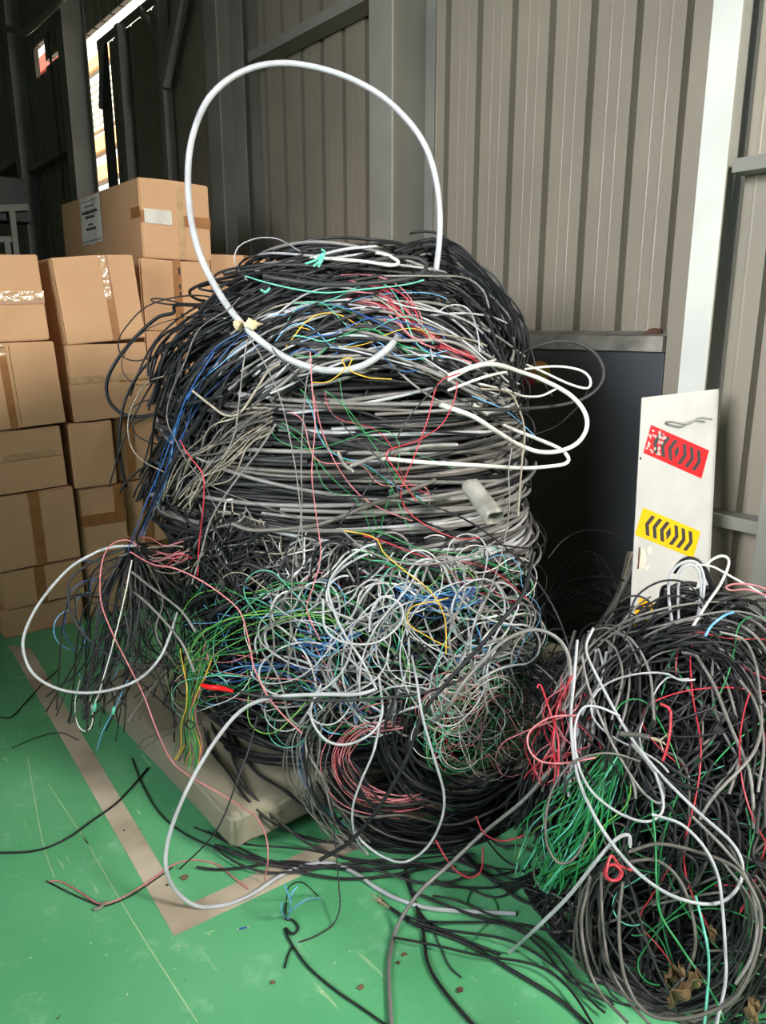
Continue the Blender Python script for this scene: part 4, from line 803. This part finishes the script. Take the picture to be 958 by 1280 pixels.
# floor
T('P', .0022, 'pink wire lying loose on the green floor outside the marking', [(60, 1102, 'f'), (76, 1102, 'f'), (100, 1115, 'f'), (122, 1129, 'f'), (138, 1128, 'f'), (162, 1117, 'f'), (190, 1099, 'f'), (215, 1082, 'f'), (240, 1075, 'f'), (270, 1080, 'f'), (290, 1095, 'f'), (310, 1111, 'f')])
T('K', .002, 'black wire twisted along the loose pink wire on the floor', [(58, 1101, 'f'), (75, 1110, 'f'), (100, 1122, 'f'), (125, 1132, 'f'), (140, 1130, 'f'), (165, 1119, 'f'), (192, 1101, 'f'), (216, 1084, 'f')])
mb = MB(); q = onz(124, 1135, .006); mb.tube(spline(np.array([q + [-.012, .004, 0], q + [0, -.004, .002], q + [.012, .006, 0], q + [.02, .014, 0]]), 12), .005, M['steel'], 8); o = mb.build('wire_clip'); tag(o, 'small shiny metal clip at the end of the loose pink wire on the floor', 'clip')
T('K', .0034, 'black cable running off across the green floor past the marking', [(-20, 1066, 'f'), (40, 1064, 'f'), (80, 1050, 'f'), (115, 1026, 'f'), (150, 1000, 'f'), (185, 960, 'f')])
T('K', .0026, 'thin black cable kinked on the floor near the carton base', [(-10, 893, 'f'), (12, 897, 'f'), (30, 880, 'f'), (52, 856, 'f'), (75, 835, 'f')])
T('K', .0024, 'black cable lying along the floor in the pallet shadow', [(165, 948, 'f'), (180, 985, 'f'), (205, 1022, 'f'), (245, 1050, 'f'), (300, 1068, 'f')])
T('D', .002, 'faint dark wire crossing the floor marking', [(15, 935, 'f'), (45, 922, 'f'), (75, 916, 'f'), (98, 925, 'f')])
T('D', .0022, 'dark wire dropping from the heap to the knotted cable on the floor', [(415, 1000), (420, 1060, 2.12), (424, 1110, 2.06), (425, 1135, 2.02), (416, 1156, 'f'), (395, 1170, 'f'), (374, 1178, 'f')], off=.12)
T('K', .0028, 'black cable tied in an overhand knot on the open floor', [(358, 1128, 'f'), (357, 1148, 'f'), (366, 1150, 'f'), (373, 1160, 'f'), (366, 1168, 'f'), (357, 1160, 'f'), (362, 1175, 'f'), (385, 1208, 'f'), (420, 1238, 'f'), (455, 1262, 'f'), (495, 1290, 'f')])
T('K', .0022, 'black wire end poking from the knotted cable on the floor', [(366, 1182, 'f'), (360, 1195, 'f'), (356, 1210, 'f')])
T('K', .002, 'black wire arching over the blue bits on the floor', [(358, 1125, 'f'), (362, 1108, 1.98), (378, 1103, 1.97), (398, 1120, 'f')])
for w, pts in (('standing up from the knotted cable', [(360, 1150, 'f'), (363, 1128, 1.96), (356, 1106, 1.95)]), ('forked toward the open floor', [(360, 1146, 'f'), (368, 1135, 1.96), (385, 1124, 1.97), (400, 1123, 'f')]), ('bent back beside the floor knot', [(358, 1148, 'f'), (352, 1138, 1.97), (353, 1128, 1.97)]), ('crossing the fork at the floor knot', [(362, 1142, 'f'), (365, 1118, 1.96), (372, 1108, 1.97)])):
    T('S', .0019, f'light blue wire {w}', pts, n=20)
T('G', .0052, 'grey cable coming straight toward the viewer across the open floor', [(690, 960, 1.95), (655, 1000, 2.0), (606, 1040, 2.06), (565, 1078, 2.05), (525, 1115, 2.0), (497, 1158, 'f'), (487, 1200, 'f'), (487, 1240, 'f'), (491, 1300, 'f')])
o, P = T('K', .0048, 'heavy black cable on the floor with a frayed end', [(488, 1135, 'f'), (521, 1156, 'f'), (582, 1179, 'f'), (640, 1213, 'f'), (700, 1250, 'f'), (745, 1290, 'f')])
for i in range(9):
    d = (P[0] - P[3]); d /= np.linalg.norm(d); mb = MB(); e = P[0] + d * rng.uniform(.04, .085) + rng.normal(size=3) * .009; e[2] = max(e[2], .003)
    mb.tube(spline(np.array([P[0], P[0] + d * .03 + rng.normal(size=3) * .004, e]), 8), .0012, MATS['strand' if i % 2 else 'copper'], 5); mb.build('frayed_strand', o)
T('K', .0044, 'black cable curving off the floor past the frayed one', [(505, 1080, 'f'), (528, 1159, 'f'), (535, 1203, 'f'), (555, 1238, 'f'), (595, 1285, 'f')])
T('K', .0036, 'black cable curving alongside the frayed one on the floor', [(505, 1090, 'f'), (518, 1125, 'f'), (535, 1152, 'f'), (575, 1172, 'f'), (625, 1193, 'f')])
T('D', .0018, 'thin brown wire end on the floor under the frayed cable', [(540, 1160, 'f'), (550, 1182, 'f'), (562, 1208, 'f'), (577, 1222, 'f')])
T('E', .002, 'green wire looping loosely on the floor between the heaps', [(582, 1189, 'f'), (605, 1159, 'f'), (622, 1139, 'f'), (612, 1119, 'f'), (592, 1114, 'f'), (585, 1128, 'f'), (605, 1146, 'f'), (645, 1153, 'f')], ends=True)
T('R', .0022, 'dull red wire hanging in a U just above the floor', [(545, 1050, 2.08), (556, 1070, 2.06), (570, 1088, 2.05), (588, 1097, 2.04), (602, 1087, 2.04), (604, 1058, 2.04)])
T('R', .0022, 'dull red wire sagging at the foot between the heaps', [(595, 1020, 2.05), (606, 1042, 2.03), (628, 1051, 2.02), (655, 1045, 2.0)])
# side heap
T('L', .0036, 'pale cable in the largest loop across the side heap', [(722, 800, 1.85), (718, 850, 1.8), (714, 900, 1.75), (720, 961, 1.68), (739, 1011, 1.62), (766, 1055, 1.57), (799, 1092, 1.53), (839, 1119, 1.5), (880, 1130, 1.49), (907, 1125, 1.5), (925, 1105, 1.51), (928, 1078, 1.53), (913, 1051, 1.56), (873, 1015, 1.6), (826, 968, 1.66), (786, 917, 1.72), (749, 850, 1.8), (733, 812, 1.86), (742, 785, 1.9)], n=180)
T('G', .003, 'grey cable doubled back inside the largest loop of the side heap', [(728, 820, 1.82), (735, 855, 1.78), (752, 900, 1.73), (772, 941, 1.69), (799, 984, 1.65), (820, 1003, 1.64), (829, 1000, 1.64), (829, 984, 1.66), (813, 958, 1.7), (790, 930, 1.74)])
T('L', .003, 'pale cable in the rounded inner loop of the side heap', [(775, 895, 1.74), (749, 884, 1.74), (729, 885, 1.73), (719, 910, 1.7), (722, 951, 1.67), (739, 988, 1.63), (772, 1015, 1.6), (806, 1027, 1.58), (826, 1018, 1.59), (829, 998, 1.61), (819, 965, 1.65)])
T('T', .0028, 'brownish cable in the drooping bight over the green hank', [(800, 952, 1.68), (776, 944, 1.68), (749, 942, 1.67), (715, 954, 1.66), (692, 984, 1.64), (683, 1018, 1.62), (683, 1051, 1.61), (694, 1075, 1.6), (708, 1079, 1.6), (722, 1068, 1.6), (737, 1040, 1.61)])
T('L', .0032, 'pale cable running down the outer side of the side heap', [(815, 1018, 1.58), (826, 1021, 1.57), (853, 1031, 1.55), (880, 1058, 1.52), (897, 1092, 1.5), (903, 1129, 1.48), (907, 1186, 1.45), (907, 1229, 1.43), (895, 1285, 1.41)])
T('L', .0042, 'pale cable reaching from the side heap down to a cut end on the floor', [(788, 1056, 1.58), (786, 1044, 1.58), (772, 1048, 1.58), (749, 1072, 1.58), (712, 1119, 1.6), (672, 1159, 1.64), (638, 1190, 'f')], ends=True)
T('T', .0036, 'brownish cable in the biggest low ring of the side heap', [(786, 1065, 1.56), (823, 1055, 1.55), (873, 1065, 1.53), (920, 1085, 1.5), (944, 1119, 1.47), (952, 1152, 1.45), (944, 1199, 1.42), (923, 1243, 1.41), (893, 1263, 1.41), (853, 1273, 1.42), (819, 1271, 1.43), (796, 1253, 1.45), (779, 1213, 1.48), (774, 1152, 1.51), (779, 1102, 1.54)], n=120)
T('T', .0034, 'brownish cable arched inside the biggest low ring', [(782, 1078, 1.56), (819, 1075, 1.55), (846, 1095, 1.53), (863, 1132, 1.51), (870, 1179, 1.49), (860, 1213, 1.48), (839, 1240, 1.47)])
T('T', .0034, 'brownish cable bowed outermost toward the open floor on the side heap', [(738, 1095, 1.57), (735, 1112, 1.56), (727, 1152, 1.54), (734, 1203, 1.51), (752, 1243, 1.49), (785, 1278, 1.47)])
T('T', .0032, 'brownish cable bowed next to the outermost one on the side heap', [(752, 1090, 1.56), (752, 1120, 1.55), (754, 1152, 1.53), (762, 1206, 1.5), (786, 1250, 1.48), (815, 1283, 1.46)])
T('G', .0034, 'grey cable in the outermost ring by the wall side of the side heap', [(865, 1020, 1.58), (905, 1060, 1.54), (935, 1100, 1.5), (947, 1150, 1.46), (940, 1195, 1.44), (920, 1230, 1.43)])
T('E', .0022, 'green wire running down the front of the side heap', [(815, 1000, 1.6), (820, 1060, 1.55), (821, 1102, 1.53), (826, 1142, 1.51), (853, 1186, 1.48), (893, 1246, 1.44), (905, 1275, 1.42)])
T('M', .0026, 'mint wire hanging bright at the base of the side heap', [(870, 1120, 1.5), (878, 1152, 1.48), (886, 1193, 1.46), (885, 1236, 1.44), (880, 1290, 1.42)])
T('R', .003, 'red cable coiled into a tiny ring on the side heap', [(766 + 10 * math.cos(a) + (a > 6.3) * 2, 1091 + 10 * math.sin(a), 1.53 - .002 * a) for a in np.linspace(0, 9.5, 16)] + [(764, 1070, 1.53), (775, 1082, 1.54), (790, 1088, 1.56)])
T('R', .003, 'red cable bent in a hook at the upper middle of the side heap', [(826, 880, 1.66), (836, 885, 1.65), (839, 897, 1.64), (836, 927, 1.63), (829, 951, 1.63)])
T('P', .0024, 'pink wire curled in the widest curl between the heaps', [(722, 894, 1.74), (688, 897, 1.74), (663, 914, 1.74), (661, 934, 1.73), (675, 951, 1.71), (705, 954, 1.68), (745, 947, 1.66)])
T('R', .0024, 'red wire hooked over between the heaps', [(672, 860, 1.82), (676, 856, 1.82), (688, 890, 1.77), (698, 924, 1.73), (698, 975, 1.69)])
T('R', .0024, 'red wire strung tight up the gap between the heaps', [(720, 838, 1.85), (708, 860, 1.82), (696, 890, 1.78), (692, 930, 1.74), (695, 960, 1.7)])
for w, pts, r in (('tallest', [(842, 790), (836, 740), (841, 714), (855, 703), (870, 703), (879, 716), (880, 740), (872, 795)], .004), ('second', [(850, 800), (848, 745), (852, 715), (864, 706), (874, 716), (876, 745), (868, 800)], .0034)):
    T('L', r, f'pale cable in the {w} standing loop at the top of the side heap', [(u, v, 2.0) for u, v in pts])
T('W', .0038, 'off-white cable hooked over at the top of the side heap by the column', [(872, 735, 2.02), (883, 707, 2.02), (898, 696, 2.02), (909, 697, 2.02), (911, 707, 2.02), (900, 732, 2.0), (884, 755, 1.97), (862, 790, 1.93)])
T('W', .003, 'off-white cable running off along the top of the side heap', [(870, 706, 2.0), (890, 708, 1.99), (913, 720, 1.97), (952, 742, 1.92), (985, 765, 1.88)])
T('P', .0026, 'pink wire looped at the wall end of the side heap', [(960, 745, 1.88), (935, 737, 1.9), (915, 738, 1.91), (908, 734, 1.91), (920, 730, 1.91), (945, 732, 1.9), (970, 742, 1.88)])
T('S', .0032, 'light blue cable stub on the top of the side heap', [(918, 765, 1.86), (905, 770, 1.86), (890, 782, 1.85), (882, 795, 1.84)])
for w, pts in (('highest', [(786, 775), (797, 745), (826, 727), (856, 728), (876, 747), (890, 770)]), ('middle', [(780, 800), (800, 765), (835, 745), (872, 755), (900, 790)]), ('outer', [(868, 805), (890, 762), (920, 747), (965, 740)])):
    T('K', .0028, f'black cable in the {w} arch crossing the white panel foot', [(u, v, 1.98) for u, v in pts])
for i, (w, pts) in enumerate((('first', [(758, 800), (772, 815), (778, 850), (765, 900)]), ('second', [(762, 790), (790, 800), (812, 840), (818, 900)]), ('third', [(900, 790), (930, 800), (945, 830), (952, 880)]), ('fourth', [(735, 790), (760, 785), (785, 800), (800, 830)]), ('fifth', [(925, 850), (945, 880), (955, 930), (948, 990)]))):
    T('G', .0034, f'grey cable bowed over the upper side heap, {w} along from the main heap', [(u, v) for u, v in pts], mode='h', off=.1)
o, P = T('T', .0055, 'stubby cable with a frayed beige end on the side heap', [(775, 917, 1.7), (800, 919, 1.69), (812, 922, 1.68)])
for i in range(8):
    d = (P[-1] - P[-4]); d /= np.linalg.norm(d); mb = MB(); mb.tube(spline(np.array([P[-1], P[-1] + d * .015 + rng.normal(size=3) * .003, P[-1] + d * .032 + rng.normal(size=3) * .009]), 7), .0011, MATS['strand'], 5); mb.build('frayed_strand', o)
# red tape at the tied bunch, split conduit, foam, ties
mb = MB(); P = on_heap(np.array([(252, 856), (262, 859), (275, 860), (291, 864)], float), .16, MAIN, .0); mb.tube(spline(P, 16), [.004 + .004 * math.sin(3.14 * t) for t in np.linspace(0.1, .95, 16)], M['red_plastic'], 8); o = mb.build('tape_wrap'); tag(o, 'bright red tape wrapped round wires above the tied bunch', 'tape')
mb = MB(); P = on_heap(np.array([(236, 900), (244, 906), (238, 911), (231, 905)], float), .15, MAIN, .0); mb.tube(spline(np.vstack([P, P[:1]]), 20), .0022, CM['K'], 6); o = mb.build('cable_tie'); tag(o, 'black tie cinched round the hanging bunch over the pallet edge', 'tie')
a, b2 = at(588, 606, 2.13), at(619, 648, 2.05); d = b2 - a; d /= np.linalg.norm(d); x = np.cross(d, [0, 0, 1]); x /= np.linalg.norm(x); y = np.cross(d, x); Ro, Ri = .029, .0255
V = []; n = 24
for s_ in range(9):
    for R_ in (Ro, Ri):
        for j in range(n):
            an = 2 * math.pi * j / n; rr = R_ * (1 - .12 * (8 - s_) / 8 * abs(math.sin(an))) ; V.append(a + d * (np.linalg.norm(b2 - a) * s_ / 8 + (.004 * math.sin(3 * an) if s_ in (0, 8) else 0)) + (x * math.cos(an) + y * math.sin(an)) * rr)
F = []
for s_ in range(8):
    for j in range(n):
        k = (j + 1) % n; o0, o1 = s_ * 2 * n, (s_ + 1) * 2 * n
        if not (j in (3, 4) and s_ < 6): F += [(o0 + j, o0 + k, o1 + k, o1 + j), (o0 + n + j, o1 + n + j, o1 + n + k, o0 + n + k)]
for j in range(n):
    k = (j + 1) % n; F += [(16 * n + j, 16 * n + k, 17 * n + k, 17 * n + j), (j, n + j, n + k, k)]
mat('pvc', (150, 148, 140), rough=.4, scale=20, col2=(110, 108, 100))
mb = MB(); mb.add(V, F, M['pvc'], True); o = mb.build('conduit_offcut'); tag(o, 'short split off-white conduit tube lying on the lit side of the drum', 'pipe')
for (u, v), s_, lab in (((298, 406), (.018, .012, .014), 'beige foam lump on the flank under the big loop, outer one'), ((316, 405), (.022, .012, .013), 'beige foam lump caught behind the big loop, inner one')):
    P = on_heap(np.array([(u, v), (u + 1, v)], float), .13, MAIN, 0)[0]; o = blob('foam_scrap', P, s_, 'foam', u); tag(o, lab, 'foam')
for w, pts in (('spread like a ribbon', [(382, 330), (395, 325), (404, 317), (400, 326), (392, 333)]), ('standing up on the crown', [(398, 334), (403, 325), (406, 315), (402, 312)]), ('trailing below the crown', [(326, 362), (332, 365), (338, 360)])):
    T('M', .0034, f'mint cable tie {w}', pts, off=.14, name='cable_tie', cat='tie')
# dried leaf scraps at the foot of the side heap
def leaf(label, u, v, d, size, seed):
    r_ = np.random.default_rng(seed); c = at(u, v, d); bm = bmesh.new(); bmesh.ops.create_grid(bm, x_segments=12, y_segments=12, size=1)
    for q in bm.verts:
        x, y, _ = q.co; k = (1 - abs(y) ** 1.6 * .6); q.co = Vector((x * k * size * .55, .25 * size * math.sin(3 * x + seed) * math.cos(2 * y) + .12 * size * math.sin(7 * y + 5 * x), y * size + .1 * size * math.sin(6 * x)))
    bmesh.ops.solidify(bm, geom=list(bm.faces), thickness=.0015)
    me = bpy.data.meshes.new('dried_leaf'); bm.to_mesh(me); bm.free(); me.materials.append(M['leaf_dry']); o = link('dried_leaf', me); o.location = c; o.rotation_euler = (r_.uniform(-.5, .5), r_.uniform(-.4, .4), r_.uniform(-1, .2)); tag(o, label, 'leaf'); return o
leaf('big crumpled dried leaf wedged at the base of the side heap', 856, 1238, 1.44, .055, 4); leaf('dried leaf standing on end behind the crumpled one', 843, 1218, 1.46, .04, 9); leaf('small curled dried leaf beside the mint wire base', 890, 1167, 1.5, .018, 2); leaf('curled dried leaf at the wall end of the side heap base', 942, 1262, 1.43, .03, 6)
# crumbs on the floor
for i, (u, v, s_, m, lab) in enumerate(((231, 1097, .009, 'leaf_dry', 'brown dirt crumb inside the corner of the floor marking'), (209, 1106, .004, 'rust', 'tiny dark crumb on the floor marking near its corner'), (505, 1193, .006, 'leaf_dry', 'tan crumb on the open floor beside the straight grey cable'), (498, 1203, .005, 'rust', 'dark crumb on the open floor just under the tan one'), (451, 1234, .006, 'leaf_dry', 'flat brown crumb on the open floor near the knotted cable'), (575, 1237, .007, 'rust', 'rusty crumb on the floor between the curving black cables'), (155, 1038, .003, 'ink', 'tiny black speck on the worn stretch of the marking'), (341, 1228, .005, 'leaf_dry', 'small tan crumb alone on the open floor'))):
    q = onz(u, v, s_ * .5); o = blob('dirt_crumb', q, (s_ * 1.3, s_, s_ * .6), m, i + 20, 2, .25); tag(o, lab, 'crumb')
T('U', .0022, 'short blue wire offcut on the floor near the marking corner', [(299, 1161, 'f'), (309, 1159, 'f')], n=8, ends=True)

# ------------------------------------------------------------------ camera, light
cam = bpy.data.cameras.new('camera'); co = bpy.data.objects.new('camera', cam); COL.objects.link(co); co.location = (0, 0, CH)
co.rotation_euler = (math.pi / 2 - CP, 0, -CYAW); cam.sensor_fit = 'VERTICAL'; cam.sensor_height = 36; cam.lens = 36 * CF / 1280; cam.clip_start = .05; cam.clip_end = 200; SC.camera = co
w = bpy.data.worlds.new('sky'); SC.world = w; w.use_nodes = True; bg = w.node_tree.nodes['Background']; bg.inputs[0].default_value = (.80, .89, 1, 1); bg.inputs[1].default_value = .28
def area(name, loc, target, size, power, color, sy=None):
    l = bpy.data.lights.new(name, 'AREA'); l.energy = power; l.color = color; l.size = size
    if sy: l.shape = 'RECTANGLE'; l.size_y = sy
    o = bpy.data.objects.new(name, l); COL.objects.link(o); o.location = loc; o.rotation_euler = (Vector(target) - Vector(loc)).to_track_quat('-Z', 'Y').to_euler(); return o
area('added_key_light', (2.45, -2.3, 3.1), (1.2, 3.2, 1.4), 1.1, 430, (1, .95, .87), 1.0)  # key lamp added so the heap shades the lower cartons; no doorway here
o = area('added_side_light', (-2.8, .8, 3.0), (2.9, 1.6, 1.9), 2.0, 88, (.96, .98, 1), 2.0); o.data.spread = math.radians(75)  # added lamp, beam narrowed to brighten the right wall; no side door exists
area('added_front_fill', (-.5, -5.5, 4.2), (.2, 1.2, 0), 3.0, 22, (.96, .98, 1), 2.0)  # weak fill lamp added behind the camera, not a real door
sun = bpy.data.lights.new('sun', 'SUN'); sun.energy = 14; sun.angle = .01; sun.color = (1, .95, .86); so = bpy.data.objects.new('sun', sun); COL.objects.link(so); so.rotation_euler = Vector((.62, .1, -.78)).to_track_quat('-Z', 'Y').to_euler()
vs = SC.view_settings; vs.view_transform = 'Standard'; vs.look = 'None'; vs.gamma = 1; vs.use_curve_mapping = False; vs.exposure = 0.0
SC.cycles.max_bounces = 6; SC.cycles.use_denoising = True
